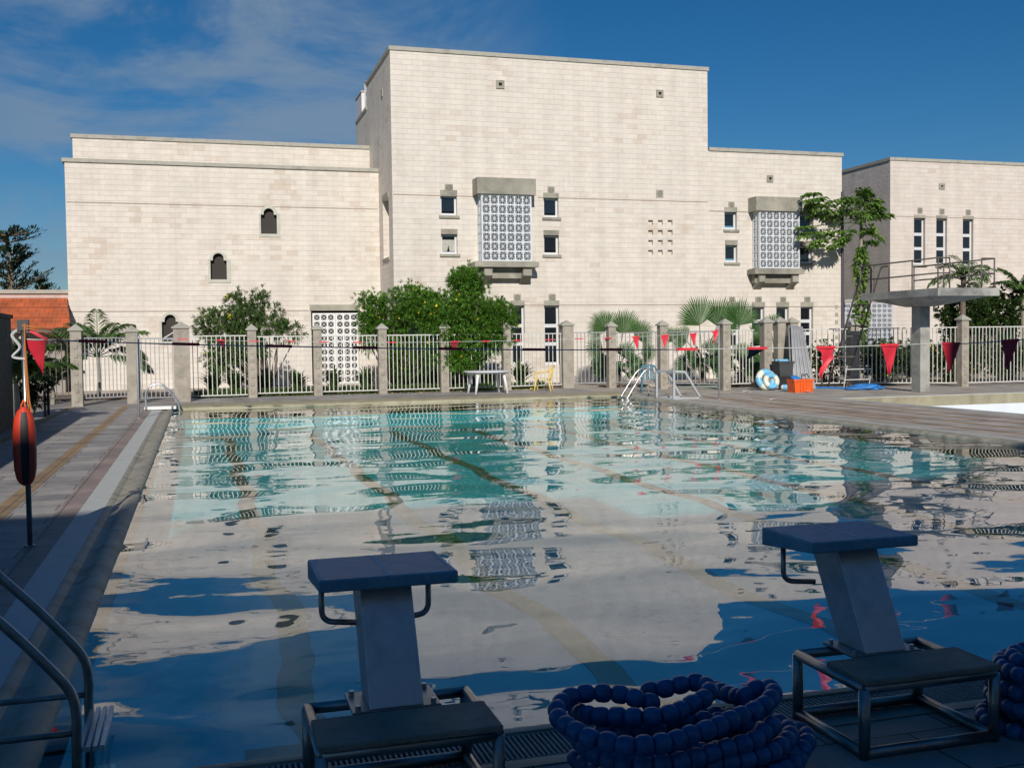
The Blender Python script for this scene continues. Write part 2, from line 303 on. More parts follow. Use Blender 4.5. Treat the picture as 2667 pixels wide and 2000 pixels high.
def plate(name, outer, holes, depth, m, parent, plane='XZ', at=0.):
    """flat slab with holes; XZ: front face at Y=at, thickness to +Y. YZ: face at X=at, thickness to +X. XY: top at z=at, thickness down"""
    cu = bpy.data.curves.new('c', 'CURVE'); cu.dimensions = '2D'; cu.fill_mode = 'BOTH'; cu.extrude = depth / 2
    for poly in [outer] + holes:
        sp = cu.splines.new('POLY'); sp.points.add(len(poly) - 1)
        for i, p in enumerate(poly): sp.points[i].co = (p[0], p[1], 0, 1)
        sp.use_cyclic_u = True
    o = bpy.data.objects.new('c', cu); COL.objects.link(o)
    bpy.context.view_layer.update()
    me = bpy.data.meshes.new_from_object(o.evaluated_get(bpy.context.evaluated_depsgraph_get()))
    bpy.data.objects.remove(o); bpy.data.curves.remove(cu)
    if plane == 'XZ': T = Matrix(((1, 0, 0, 0), (0, 0, 1, at + depth / 2), (0, 1, 0, 0), (0, 0, 0, 1)))
    elif plane == 'YZ': T = Matrix(((0, 0, 1, at + depth / 2), (1, 0, 0, 0), (0, 1, 0, 0), (0, 0, 0, 1)))
    else: T = Matrix.Translation((0, 0, at - depth / 2))
    me.transform(T)
    bm = bmesh.new(); bm.from_mesh(me); bmesh.ops.remove_doubles(bm, verts=bm.verts, dist=1e-5); bmesh.ops.recalc_face_normals(bm, faces=bm.faces); bm.to_mesh(me); bm.free()
    me.name = name; me.materials.clear(); me.materials.append(m)
    for p in me.polygons: p.use_smooth = False; p.material_index = 0
    ob = bpy.data.objects.new(name, me); COL.objects.link(ob)
    if parent is not None: ob.parent = parent; me.transform(world_loc(parent).inverted())
    return ob
def rect(x0, z0, x1, z1): return [(x0, z0), (x1, z0), (x1, z1), (x0, z1)]
def rpx(f, x0, y0, x1, y1, Y):
    xm, ym = (x0 + x1) / 2, (y0 + y1) / 2
    return (A(*f(x0, ym), Y).x, A(*f(xm, y1), Y).z, A(*f(x1, ym), Y).x, A(*f(xm, y0), Y).z)
def copy_thing(o, parent=None, label=None):
    c = o.copy(); COL.objects.link(c); c.parent = parent
    if label: c['label'] = label
    for ch in [x for x in ALLOBJ() if x.parent == o]: copy_thing(ch, c)
    return c
def ALLOBJ(): return list(bpy.data.objects)
f6 = lambda x, y: (850 + x / 2.44, 80 + y / 2.44)
f7 = lambda x, y: (1600 + x / 3.16, 350 + y / 3.16)
f3 = lambda x, y: (900 + x / 3.16, 700 + y / 3.16)
f2 = lambda x, y: (400 + x / 3.16, 700 + y / 3.16)
f1 = lambda x, y: (x / 3.16, 600 + y / 3.16)
f4 = lambda x, y: (1500 + x / 3.687, 700 + y / 3.687)
f5 = lambda x, y: (2067 + x / 3.687, 700 + y / 3.687)
g5 = lambda x, y: (130 + x / 2.404, 330 + y / 2.404)
g7 = lambda x, y: (2200 + x / 2.634, 450 + y / 2.634)
l1 = lambda x, y: (x / 1.6586, 1000 + y / 1.6586)
# ------------------------------------------------------------------ ground, decks, pools
PX0, PX1, PY0, PY1 = -.68, 12.12, 4.40, 29.35
WZ = -.035
DX0, DY1 = 16.72, 24.95
S_ = dict(kind='structure')
o = plate('ground', rect(-400, -300, 600, 700), [rect(-9, -9, 44, 40)], .02, M_earth, None, 'XY', -.03); tag(o, **S_)
deck_out = [(-9, -9), (44, -9), (44, 29.6), (25, 29.2), (19.2, 30.9), (16.4, 31.9), (12.6, 35.5), (-1.2, 35.4), (-9, 35.4)]
deck = plate('pool_deck', rect(-9, -9, 12.62, 35.4), [rect(PX0 - .3, PY0 - .45, PX1 + .42, PY1 + .4)], .3, M_slate, None, 'XY', 0.); tag(deck, **S_)
deck2 = plate('pool_deck', [(12.62, -9), (44, -9), (44, 30.2), (27, 30.2), (21, 31.3), (17, 32.6), (12.62, 36.3)], [rect(DX0, 9, 33, DY1)], .3, M_slateR, None, 'XY', 0.); tag(deck2, **S_)
b = MB().box((-9, 35.4, -.1), (12.6, 39.3, .03)); tag(b.build('planting_bed', M_soil), **S_)
b = MB().box((12.7, 36.32, -.1), (44, 44, -.002)).box((27, 30.22, -.1), (44, 36.3, -.004)).box((-9, 39.32, -.1), (12.6, 46, -.005)); tag(b.build('path', paving_mat('pale_path', (.42, .36, .30), (.46, .40, .33), .5, .5)), **S_)
b = MB().box((19, 31.5, -.2), (27, 36.3, .012)); tag(b.build('planting_bed', M_soil), **S_)
# paving strips along the lengths
b = MB().box((-1.22, 3.9, 0), (-.985, 30.2, .006)); tag(b.build('white_strip', M_wline), **S_)
b = MB().box((-1.44, 3.9, 0), (-1.222, 30.2, .005)); tag(b.build('paving_strip', M_pinks), **S_)
b = MB()
for x in (-2.09, -3.55): b.box((x, -2, 0), (x + .19, 31.5, .004))
tag(b.build('paving_strip', M_tans), **S_)
b = MB()
for x, ya, yb in ((13.35, 6, 24), (14.1, 8, 28), (14.9, 10, 26.5), (15.6, 7, 29), (13.8, 18, 30)): b.box((x, ya, 0), (x + .12, yb, .004))
tag(b.build('paving_strip', M_orst), **S_)
b = MB().box((12.5, 3.9, 0), (12.63, 30.3, .012)); tag(b.build('white_strip', M_wline), **S_)
# overflow gutter lip round the pool: profile swept along straight sides
def lip(name, prof, axis, a, c, m):
    """prof: (offset, z) pairs; axis 'Y' side at X=base runs a..c"""
    b = MB(); n = len(prof)
    for t in (a, c):
        for (o_, z) in prof: b.v.append((o_, t, z) if axis == 'Y' else (t, o_, z))
    for i in range(n - 1): b.f.append((i, i + 1, n + i + 1, n + i)); b.m.append(0)
    return tag(b.build(name, m, auto=40), **S_)
lip('pool_edge', [(PX0, -.3), (PX0, -.03), (PX0 - .02, .0), (PX0 - .07, .022), (PX0 - .13, .018), (PX0 - .17, -.015), (PX0 - .24, -.02), (PX0 - .27, .004), (PX0 - .3, .008), (PX0 - .306, .008)], 'Y', 3.95, 29.75, M_cop)
lip('pool_edge', [(PX1, -.3), (PX1, -.03), (PX1 + .02, .0), (PX1 + .08, .02), (PX1 + .16, .014), (PX1 + .24, -.012), (PX1 + .34, .0), (PX1 + .383, .010)], 'Y', 3.95, 29.75, M_cop)
lip('pool_edge', [(PY1, -.3), (PY1, -.03), (PY1 + .03, .03), (PY1 + .1, .055), (PY1 + 1.15, .075), (PY1 + 1.2, .07), (PY1 + 1.22, .0)], 'X', PX0 - .31, PX1 + .39, M_tanc)
lip('pool_edge', [(PY0, -.3), (PY0, -.03), (PY0 - .012, -.004), (PY0 - .05, .006), (PY0 - .085, .004), (PY0 - .09, -.09), (PY0 - .36, -.09), (PY0 - .362, -.003), (PY0 - .41, .004), (PY0 - .455, .004)], 'X', PX0, PX1, M_cop)
b = MB(); x = PX0 + .02
while x < 7.5:
    b.box((x, PY0 - .352, -.022), (x + .011, PY0 - .098, -.002)); x += .0225
b.box((PX0, PY0 - .36, -.03), (PX1, PY0 - .345, -.004)); b.box((PX0, PY0 - .105, -.03), (PX1, PY0 - .095, -.004)); b.box((PX0, PY0 - .235, -.03), (PX1, PY0 - .22, -.012))
tag(b.build('gutter_grate', mat('grey_grating', (.30, .29, .27), .7, var=.2)), 'slatted grey drain grating running along the near edge of the pool', 'grating')
# basin
DEP = .62
b = MB(); x0, x1, y0, y1, zb = PX0, PX1, PY0, PY1, WZ - DEP
b.add([(x0, y0, zb), (x1, y0, zb), (x1, y1, zb), (x0, y1, zb), (x0, y0, -.05), (x1, y0, -.05), (x1, y1, -.05), (x0, y1, -.05)], [(0, 1, 2, 3), (0, 4, 5, 1), (1, 5, 6, 2), (2, 6, 7, 3), (3, 7, 4, 0)])
tag(b.build('pool_basin', M_poolt), **S_)
# lane lines on the floor, drawn slightly sinuous as the rippled water shows them
b = MB()
for li, lx in enumerate((.65, 2.72, 4.8, 6.88, 8.95, 11.02)):
    pts = []; ph = li * 1.7
    for i in range(241):
        y = 6.1 + (27.6 - 6.1) * i / 240; a = .07 if y < 14 else .05
        dx = a * math.sin(y * 1.55 + ph) + a * .35 * math.sin(y * 3.4 + ph * 2.1) + .008 * math.sin(y * 9 + ph)
        pts.append((lx + dx, y))
    vs_ = []; 
    for (x, y) in pts: vs_ += [(x - .12, y, zb + .006), (x + .12, y, zb + .006)]
    b.add(vs_, [(2 * i, 2 * i + 1, 2 * i + 3, 2 * i + 2) for i in range(240)])
    b.box((lx - .45, 6.0, zb + .004), (lx + .45, 6.2, zb + .009))
tag(b.build('lane_marking', M_lane), **S_)
# water
def water_mat(name, tint, amp=.070, sc=.78):
    m = bpy.data.materials.new(name); m.use_nodes = True; t = m.node_tree; nd = t.nodes.new; lk = t.links.new
    for n in list(t.nodes): t.nodes.remove(n)
    o = nd('ShaderNodeOutputMaterial'); c = nd('ShaderNodeTexCoord')
    def nz(sx, sy, s, d, ro, dist=0):
        mp = nd('ShaderNodeMapping'); mp.inputs['Scale'].default_value = (sx, sy, 1); lk(c.outputs['Object'], mp.inputs[0])
        n = nd('ShaderNodeTexNoise'); n.inputs['Scale'].default_value = s; n.inputs['Detail'].default_value = d; n.inputs['Roughness'].default_value = ro; n.inputs['Distortion'].default_value = dist
        lk(mp.outputs[0], n.inputs['Vector']); return n.outputs[0]
    a = nz(.78, 1., sc, 0.0, .4, .5); b_ = nz(.6, 1., sc * 3.0, 1.0, .45, .3); c_ = nz(.9, 1, sc * 9, 1, .5)
    def mad(x, k, y=None):
        q = nd('ShaderNodeMath'); q.operation = 'MULTIPLY_ADD'; lk(x, q.inputs[0]); q.inputs[1].default_value = k
        if y is None: q.inputs[2].default_value = 0
        else: lk(y, q.inputs[2])
        return q.outputs[0]
    hgt = mad(c_, .010, mad(b_, .095, mad(a, 1.)))
    bp = nd('ShaderNodeBump'); bp.inputs['Strength'].default_value = 1; bp.inputs['Distance'].default_value = amp; lk(hgt, bp.inputs['Height'])
    ge = nd('ShaderNodeNewGeometry'); dt = nd('ShaderNodeVectorMath'); dt.operation = 'DOT_PRODUCT'; lk(bp.outputs[0], dt.inputs[0]); lk(ge.outputs['Incoming'], dt.inputs[1])
    def mt(op, a, k, cl=False):
        q = nd('ShaderNodeMath'); q.operation = op; q.use_clamp = cl; lk(a, q.inputs[0]); q.inputs[1].default_value = k; return q.outputs[0]
    ab_ = mt('ABSOLUTE', dt.outputs['Value'], 0); iv = nd('ShaderNodeMath'); iv.operation = 'SUBTRACT'; iv.use_clamp = True; iv.inputs[0].default_value = 1; lk(ab_, iv.inputs[1])
    fo = nd('ShaderNodeMath'); fo.operation = 'MULTIPLY_ADD'; lk(mt('POWER', iv.outputs[0], 5), fo.inputs[0]); fo.inputs[1].default_value = .98; fo.inputs[2].default_value = .02; fr = fo
    gl = nd('ShaderNodeBsdfGlossy'); gl.inputs['Roughness'].default_value = .0; gl.inputs['Color'].default_value = (1, 1, 1, 1); lk(bp.outputs[0], gl.inputs['Normal'])
    tr = nd('ShaderNodeBsdfTransparent'); tr.inputs['Color'].default_value = (*tint, 1)
    ms = nd('ShaderNodeMixShader'); lk(fr.outputs[0], ms.inputs[0]); lk(tr.outputs[0], ms.inputs[1]); lk(gl.outputs[0], ms.inputs[2]); lk(ms.outputs[0], o.inputs[0])
    return m
M_water = water_mat('pool_water', (.50, .95, .97))
b = MB().add([(PX0, PY0, WZ), (PX1, PY0, WZ), (PX1, PY1, WZ), (PX0, PY1, WZ)], [(0, 1, 2, 3)]); tag(b.build('water', M_water), **S_)
# diving pool
b = MB(); x0, x1, y0, y1, zb, zt = DX0, 33, 9, DY1, -3.2, -.01
for (nm, za, zc, mm) in (('pool_basin', -.28, -.002, M_tanc), ('pool_basin', -3.2, -.285, M_divew)):
    b = MB(); x0, x1, y0, y1 = DX0 + .004, 32.996, 9.004, DY1 - .004; b.add([(x0, y0, za), (x1, y0, za), (x1, y1, za), (x0, y1, za), (x0, y0, zc), (x1, y0, zc), (x1, y1, zc), (x0, y1, zc)], [(0, 4, 5, 1), (1, 5, 6, 2), (2, 6, 7, 3), (3, 7, 4, 0)] + ([(0, 1, 2, 3)] if za < -3 else []))
    tag(b.build(nm, mm), **S_)
b = MB().add([(x0, y0, -.62), (x1, y0, -.62), (x1, y1, -.62), (x0, y1, -.62)], [(0, 1, 2, 3)]); tag(b.build('water', water_mat('diving_water', (.40, .66, .80), .02, 1.6)), **S_)
b = MB().box((DX0 - .16, 9, 0), (DX0 - .002, DY1 + .16, .014)).box((DX0, DY1 + .002, 0), (33, DY1 + .16, .014)); tag(b.build('white_strip', M_wline), **S_)
# ------------------------------------------------------------------ building pieces
def rose(parent, r, Y, m=M_conc):
    """square relief block with a six pointed rosette"""
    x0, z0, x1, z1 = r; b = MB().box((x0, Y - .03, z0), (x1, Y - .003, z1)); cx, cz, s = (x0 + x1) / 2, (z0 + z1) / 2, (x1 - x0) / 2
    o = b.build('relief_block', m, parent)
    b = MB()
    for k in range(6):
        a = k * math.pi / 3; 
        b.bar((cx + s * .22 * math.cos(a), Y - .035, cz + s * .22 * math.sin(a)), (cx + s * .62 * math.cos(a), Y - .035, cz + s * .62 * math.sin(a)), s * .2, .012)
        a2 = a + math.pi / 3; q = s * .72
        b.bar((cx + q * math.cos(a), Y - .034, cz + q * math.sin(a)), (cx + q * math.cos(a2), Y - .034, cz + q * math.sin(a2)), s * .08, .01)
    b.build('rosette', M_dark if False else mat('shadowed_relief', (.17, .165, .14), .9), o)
def vent(parent, r, Y):
    x0, z0, x1, z1 = r; t = (x1 - x0) * .3; b = MB()
    b.box((x0, Y - .05, z0), (x1, Y + .03, z0 + t)).box((x0, Y - .05, z1 - t), (x1, Y + .03, z1)).box((x0, Y - .05, z0 + t), (x0 + t, Y + .03, z1 - t)).box((x1 - t, Y - .05, z0 + t), (x1, Y + .03, z1 - t))
    o = b.build('vent', M_conc, parent); MB().box((x0 + t * .9, Y - .004, z0 + t * .9), (x1 - t * .9, Y - .001, z1 - t * .9)).build('vent_opening', M_dark, o)
def window(parent, r, Y, panes=(1.,), lintel=None, sill=None, curtain=False, rec=.16):
    x0, z0, x1, z1 = r; yf = Y + rec; fw = .075; b = MB()
    b.box((x0, yf, z0), (x0 + fw, yf + .06, z1)).box((x1 - fw, yf, z0), (x1, yf + .06, z1)).box((x0 + fw, yf, z0), (x1 - fw, yf + .06, z0 + fw * 1.4)).box((x0 + fw, yf, z1 - fw), (x1 - fw, yf + .06, z1))
    o = b.build('window', M_frame, parent)
    n = sum(panes); zz = z1 - fw; hh = (z1 - fw) - (z0 + fw * 1.4)
    bars = MB(); gl = MB(); acc = 0; has = False
    for i, p in enumerate(panes):
        a = zz - hh * acc / n; acc += p; c = zz - hh * acc / n
        MB().box((x0 + fw, yf + .03, c + .071), (x1 - fw, yf + .035, a)).build('pane', M_glass, o)
        if i < len(panes) - 1: MB().box((x0 + fw, yf - .004, c - .07), (x1 - fw, yf + .056, c + .07)).build('transom', M_frame, o)
    if curtain:
        b = MB(); xm = (x0 + x1) / 2; b.add([(x0 + fw, yf + .024, z1 - .2), (x1 - fw, yf + .024, z1 - .2), (x1 - fw, yf + .024, z0 + .13), (xm + .05, yf + .024, z0 + .13), (xm, yf + .024, z0 + .38), (xm - .05, yf + .024, z0 + .13), (x0 + fw, yf + .024, z0 + .13)], [(0, 1, 2, 3, 4, 5, 6)])
        b.build('curtain', M_curt, o)
    if lintel: MB().box((x0 - .005, Y - .035, z1), (x1 + .005, Y + rec, z1 + lintel)).build('lintel', M_conc, o)
    if sill: MB().box((x0 - .06, Y - .07, z0 - sill), (x1 + .09, Y + rec + .02, z0 - .001)).build('sill', M_conc, o)
    return o
def lattice(name, parent, x0, z0, x1, z1, Y, nx, nz, style='star', m=M_lat, dep=.06, th=.2):
    """screen of pierced square blocks"""
    b = MB(); w_ = (x1 - x0) / nx; h_ = (z1 - z0) / nz; t = w_ * th / 2
    for i in range(nx + 1): b.box((x0 + i * w_ - t, Y, z0 - t), (x0 + i * w_ + t, Y + dep, z1 + t))
    for j in range(nz + 1): b.box((x0, Y + .002, z0 + j * h_ - t), (x1, Y + dep - .002, z0 + j * h_ + t))
    for i in range(nx):
        for j in range(nz):
            cx, cz = x0 + (i + .5) * w_, z0 + (j + .5) * h_; u, v = w_ * .46, h_ * .46
            y = Y + dep / 2
            b.bar((cx - u, y, cz - v), (cx + u, y, cz + v), w_ * .055, dep * .8); b.bar((cx - u, y, cz + v), (cx + u, y, cz - v), w_ * .055, dep * .78)
            if style == 'star':
                b.bar((cx - u, y, cz), (cx + u, y, cz), w_ * .045, dep * .7); b.bar((cx, y, cz - v), (cx, y, cz + v), w_ * .045, dep * .72)
    return b.build(name, m, parent)
def side_lattice(name, parent, y0, y1, z0, z1, X, ny, nz, m=M_lat):
    b = MB(); w_ = (y1 - y0) / ny; h_ = (z1 - z0) / nz; t = .03
    for i in range(ny + 1): b.box((X, y0 + i * w_ - t, z0), (X + .06, y0 + i * w_ + t, z1))
    for j in range(nz + 1): b.box((X + .002, y0, z0 + j * h_ - t), (X + .058, y1, z0 + j * h_ + t))
    for i in range(ny):
        for j in range(nz):
            cy, cz = y0 + (i + .5) * w_, z0 + (j + .5) * h_
            for s_ in (1, -1): b.bar((X + .03, cy - w_ * .45, cz - s_ * h_ * .45), (X + .03, cy + w_ * .45, cz + s_ * h_ * .45), .03, .05)
    return b.build(name, m, parent)
def oriel(parent, Y, hood, lat, slab, box, corb, o_=.70):
    yf = Y - o_
    h = [A(*p, yf) for p in hood]  # (x0,y0),(x1,y1) in photo px
    hx0, hz1, hx1, hz0 = h[0].x, h[0].z, h[1].x, h[1].z
    l = [A(*p, yf + .12) for p in lat]; lx0, lz1, lx1, lz0 = l[0].x, l[0].z, l[1].x, l[1].z
    s = [A(*p, yf - .02) for p in slab]; sx0, sz1, sx1, sz0 = s[0].x, s[0].z, s[1].x, s[1].z
    bb = [A(*p, Y - .35) for p in box]; bx0, bz1, bx1, bz0 = bb[0].x, bb[0].z, bb[1].x, bb[1].z
    root = MB().box((sx0, yf - .02, sz0), (sx1, Y + .01, sz1)).box((sx0 + .1, yf + .06, sz1), (sx1 - .1, Y + .01, sz1 + .03)).box((sx0 + .18, Y - .36, bz0), (sx1 - .18, Y + .01, sz0)).build('bay_window', M_conc, parent)
    MB().box((hx0, yf, hz0), (hx1, Y + .01, hz1)).build('hood', M_conc, root)
    lattice('screen', root, lx0 + .05, sz1 + .06, lx1 - .05, hz0 - .03, yf + .1, 6, 7, 'star', M_lat, .06, .17)
    side_lattice('side_screen', root, yf + .2, Y - .05, sz1 + .06, hz0 - .03, lx0 + .02, 2, 7)
    side_lattice('side_screen', root, yf + .2, Y - .05, sz1 + .06, hz0 - .03, lx1 - .08, 2, 7)
    MB().box((lx0 + .12, yf + .30, sz1 + .03), (lx1 - .12, Y - .02, hz0)).build('dark_inside', mat('dark_blue_inside', (.05, .065, .09), .5), root)  # dark box stands for the unlit space behind the screen, shade as colour
    for (ca, cb) in corb:
        x0 = A(ca, 700, Y - .5).x; x1 = A(cb, 700, Y - .5).x; b = MB()
        z = sz0 - .002; b.hexa([(x0, yf + .12, z - .32), (x1, yf + .12, z - .32), (x1, Y, z - .62), (x0, Y, z - .62), (x0, yf + .12, z), (x1, yf + .12, z), (x1, Y, z), (x0, Y, z)])
        b.build('corbel', M_conc, root)
    return root
# ------------------------------------------------------------------ main building
YT, YW = 39.8, 42.9
XL = 7.19; XR = A(1530 * 1.2057, 650, YT).x; XE = A(1819 * 1.2057, 600, YT).x
ZT = 12.72; ZR = 9.46; ZW = 8.62
bld = empty('school_building', (XL, YT, 0), 'large pale limestone building with tall central block and lattice bay windows behind the fence', 'building')
fr_holes = []; win = []
def W_(f, r, panes=(1.,), lin=.2, sill=.1, cur=False, Y=YT):
    q = rpx(f, *r, Y); win.append((q, panes, lin, sill, cur)); return q
tw = [W_(f6, (725, 1047, 830, 1176)), W_(f6, (730, 1294, 833, 1421), cur=True), W_(f6, (1380, 1064, 1475, 1188)), W_(f6, (1381, 1301, 1478, 1425))]
tw += [W_(f3, (1362, 303, 1475, 790), (1, 1, 1), .2, None), W_(f3, (1636, 303, 1760, 790), (1, 1, 1), .2, None)]
nich = [rpx(f7, x, y, x + 40, y + 40, YT) for x in (279, 359, 440) for y in (706, 788, 870, 952)]
oh1 = rpx(f6, 990, 1060, 1300, 1440, YT)
E_ = .35
plate('wall', rect(XL, 0, XR, ZT), [rect(*q) for q in tw] + [rect(*q) for q in nich] , E_, M_stone, bld, 'XZ', YT)
nb = MB()
for q in nich: nb.box((q[0] - .05, YT + .14, q[1] - .05), (q[2] + .05, YT + .16, q[3] + .05))
nb.build('niche_backing', M_stone, bld)
for (q, pn, li, si, cu) in win: window(bld, q, YT, pn, li, si, cu)
win = []
rw = [W_(f7, (909, 640, 1010, 785)), W_(f7, (915, 912, 1015, 1056)), W_(f7, (1528, 655, 1640, 800)), W_(f7, (1530, 920, 1632, 1065))]
rw += [W_(f7, (x, 1420, x + 102, 1760), (1, 1, 1), .2, None) for x in (932, 1135, 1336, 1536)]
plate('wall', rect(XR + .005, 0, XE, ZR), [rect(*q) for q in rw], E_, M_stone, bld, 'XZ', YT + .02)
for (q, pn, li, si, cu) in win: window(bld, q, YT + .02, pn, li, si, cu)
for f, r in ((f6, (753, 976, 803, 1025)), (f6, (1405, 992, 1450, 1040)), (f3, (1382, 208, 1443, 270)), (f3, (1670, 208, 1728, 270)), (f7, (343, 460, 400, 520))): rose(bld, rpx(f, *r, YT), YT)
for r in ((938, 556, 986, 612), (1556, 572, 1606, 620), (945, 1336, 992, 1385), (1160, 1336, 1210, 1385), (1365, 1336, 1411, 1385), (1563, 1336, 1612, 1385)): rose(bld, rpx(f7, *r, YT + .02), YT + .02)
vent(bld, rpx(f6, 1078, 318, 1130, 370, YT), YT); vent(bld, rpx(f7, 1254, 338, 1304, 394, YT + .02), YT + .02); k = 1.2057
vent(bld, rpx(lambda x, y: (x, y), 1709, 235, 1727, 254, YT), YT)
oriel(bld, YT, (f6(958, 930), f6(1333, 1045)), (f6(980, 1045), f6(1310, 1450)), (f6(945, 1467), f6(1352, 1503)), (f6(990, 1505), f6(1330, 1575)), ((f6(1000, 0)[0], f6(1050, 0)[0]), (f6(1245, 0)[0], f6(1300, 0)[0])), .75)
oriel(bld, YT + .02, (f7(1168, 510), f7(1550, 637)), (f7(1188, 640), f7(1528, 1095)), (f7(1160, 1106), f7(1565, 1150)), (f7(1190, 1150), f7(1500, 1225)), ((f7(1188, 0)[0], f7(1238, 0)[0]), (f7(1462, 0)[0], f7(1512, 0)[0])), .68)
# string courses: thin shadow joints
def course(parent, x0, x1, z, Y): MB().box((x0, Y - .018, z - .016), (x1, Y + .002, z + .016)).build('string_course', mat('course_stone', (.40, .33, .28), .9), parent)
course(bld, XL + .02, oh1[0] - .2, A(*f6(500, 1042), YT).z, YT); course(bld, oh1[2] + .3, XR - .02, A(*f6(1500, 1064), YT).z, YT)
course(bld, XR + .05, XE - .02, A(*f7(830, 632), YT).z + .0, YT + .02)
course(bld, XR + .05, XE - .02, A(*f7(1750, 1417), YT).z, YT + .02)
course(bld, XL + .02, XR - .02, A(*f4(700, 346), YT).z, YT)
# tower sides, back, roofs
YB1 = 45.6; YB2 = 48.8
lw = (YT + .93, 3.4, YT + 1.45, 6.9)
a0 = AX(*f6(395, 1075), XL); a1 = AX(*f6(358, 1100), XL); b0 = AX(*f6(395, 1440), XL)
lwr = (a0.y, b0.z, a1.y, a1.z + .1)
sw = plate('wall', [(YT + E_, 0), (YB2, 0), (YB2, 11.72), (YB1, 11.72), (YB1, ZT), (YT + E_, ZT)], [rect(lwr[0], lwr[1], lwr[2], lwr[3])], .3, M_stone, bld, 'YZ', XL)
b = MB(); b.box((XL + .25, lwr[0], lwr[1]), (XL + .3, lwr[2], lwr[3])); wn = b.build('window', M_stone2, bld)
MB().box((XL - .05, lwr[0] - .06, lwr[1] - .12), (XL + .2, lwr[2] + .06, lwr[1] - .001)).build('sill', M_conc, wn)
MB().box((XL - .03, lwr[0] - .0, lwr[3] + .001), (XL + .2, lwr[2] + .0, lwr[3] + .2)).build('lintel', M_conc, wn)
q = AX(*f6(355, 400), XL); b = MB().box((XL - .04, q.y - .15, q.z - .15), (XL, q.y + .15, q.z + .15)); b.build('vent', M_conc, bld)
MB().box((XR - .3, YT + E_, ZR), (XR, YB1, ZT)).box((XL + .3, YB1 - .3, 11.7), (XR - .3, YB1, ZT)).box((XL + .3, YB2 - .3, 0), (XR - .3, YB2, 11.72)).box((XR - .3, YB1, 0), (XR, YB2, 11.72)).build('wall', M_stone, bld)
MB().box((XL + .3, YT + E_, ZT - .5), (XR - .3, YB1 - .3, ZT - .3)).box((XL + .3, YB1, 11.2), (XR - .3, YB2 - .3, 11.4)).box((XR, YT + E_ + .02, ZR - .5), (XE - .3, YB2, ZR - .3)).build('roof', M_cope, bld)
MB().box((XL - .05, YT - .05, ZT), (XR + .05, YT + .4, ZT + .15)).box((XL - .05, YT + .4, ZT), (XL + .35, YB1, ZT + .15)).box((XR - .35, YT + .4, ZT), (XR + .05, YB1, ZT + .15)).box((XL + .35, YB1 - .35, ZT), (XR - .35, YB1, ZT + .15)).build('coping', M_cope, bld)
MB().box((XL - .04, YB1 + .01, 11.72), (XL + .35, YB2, 11.86)).build('coping', M_cope, bld)
MB().box((XR + .052, YT - .04, ZR), (XE + .05, YT + .4, ZR + .14)).box((XE - .35, YT + .4, ZR), (XE + .05, YB2, ZR + .14)).build('coping', M_cope, bld)
MB().box((XE - .3, YT + E_ + .02, 0), (XE, YB2, ZR)).build('wall', M_stone, bld)
# toothed joint at the right corners
b = MB()
for i in range(7): b.box((XE - .34, YT + .006, 2.9 - i * .33), (XE - .19, YT + .018, 2.9 - i * .33 + .16))
b.build('toothed_quoin', mat('grey_quoin', (.36, .33, .29), .9), bld)
# left wing
XWL = -4.66; XS = A(797 * k, 330 * k, 45.1).x; YS = 45.1
def archpoly(f, inner, dome, top, Y, bottom, n=12):
    """outline: rectangle up to a shoulder, then a narrower round head. inner=(x0,x1,yshoulder), dome=(x0,x1)"""
    X0 = A(*f(inner[0], inner[2]), Y).x; X1 = A(*f(inner[1], inner[2]), Y).x; D0 = A(*f(dome[0], inner[2]), Y).x; D1 = A(*f(dome[1], inner[2]), Y).x
    xm = (inner[0] + inner[1]) / 2; Zs = A(*f(xm, inner[2]), Y).z; Zt = A(*f(xm, top), Y).z; Zb = A(*f(xm, bottom), Y).z
    r = (D1 - D0) / 2; cx = (D0 + D1) / 2; zc = max(Zt - r, Zs + .02)
    p = [(X0, Zb), (X1, Zb), (X1, Zs), (D1, Zs)]
    for i in range(n + 1): a = math.pi * i / n; p.append((cx + r * math.cos(a), zc + (Zt - zc) * math.sin(a)))
    p += [(D0, Zs), (X0, Zs)]; return p
arch = [((1307, 1437, 545), (1318, 1424), 497, 692, (1320, 1420, 552), (1338, 1402), 512, 672), ((988, 1130, 830), (1000, 1110), 783, 978, (1004, 1106, 838), (1020, 1088), 793, 957), ((683, 822, 1215), (695, 810), 1163, 1365, (700, 803, 1222), (718, 788), 1177, 1345)]
outs = [archpoly(g5, a[0], a[1], a[2], YW, a[3]) for a in arch]; ins = [archpoly(g5, a[4], a[5], a[6], YW, a[7]) for a in arch]
dr = rpx(f2, 1302, 345, 1692, 985, YW)
plate('wall', rect(XWL, 0, XL, ZW), [x for x in outs] + [rect(dr[0], -.0 + .02, dr[2], dr[3])], E_, M_stone, bld, 'XZ', YW)
for a, c in zip(outs, ins):
    o = plate('window', a, [c], .3, mat('window_surround', (.50, .50, .43), .8, var=.12, scale=4), bld, 'XZ', YW - .03)
    xs = [p[0] for p in c]; zs = [p[1] for p in c]
    MB().box((min(xs) - .03, YW + .2, min(zs) - .03), (max(xs) + .03, YW + .21, max(zs) + .03)).build('pane', M_mesh, o)
MB().box((XL - .02, YW + E_, 0), (XL - .001, YW + E_ + .01, 1)).build('wall', M_stone, bld)
MB().box((XWL, YW + E_, 0), (XWL + .3, 49, ZW)).box((XWL + .3, 48.7, 0), (XL, 49, ZW)).build('wall', M_stone, bld)
MB().box((XWL + .3, YW + E_, ZW - .4), (XL, 48.7, ZW - .2)).build('roof', M_cope, bld)
MB().box((XWL - .09, YW - .07, ZW), (XL - .005, YW + .4, ZW + .14)).box((XWL - .09, YW + .4, ZW), (XWL + .4, 49, ZW + .14)).build('coping', M_cope, bld)
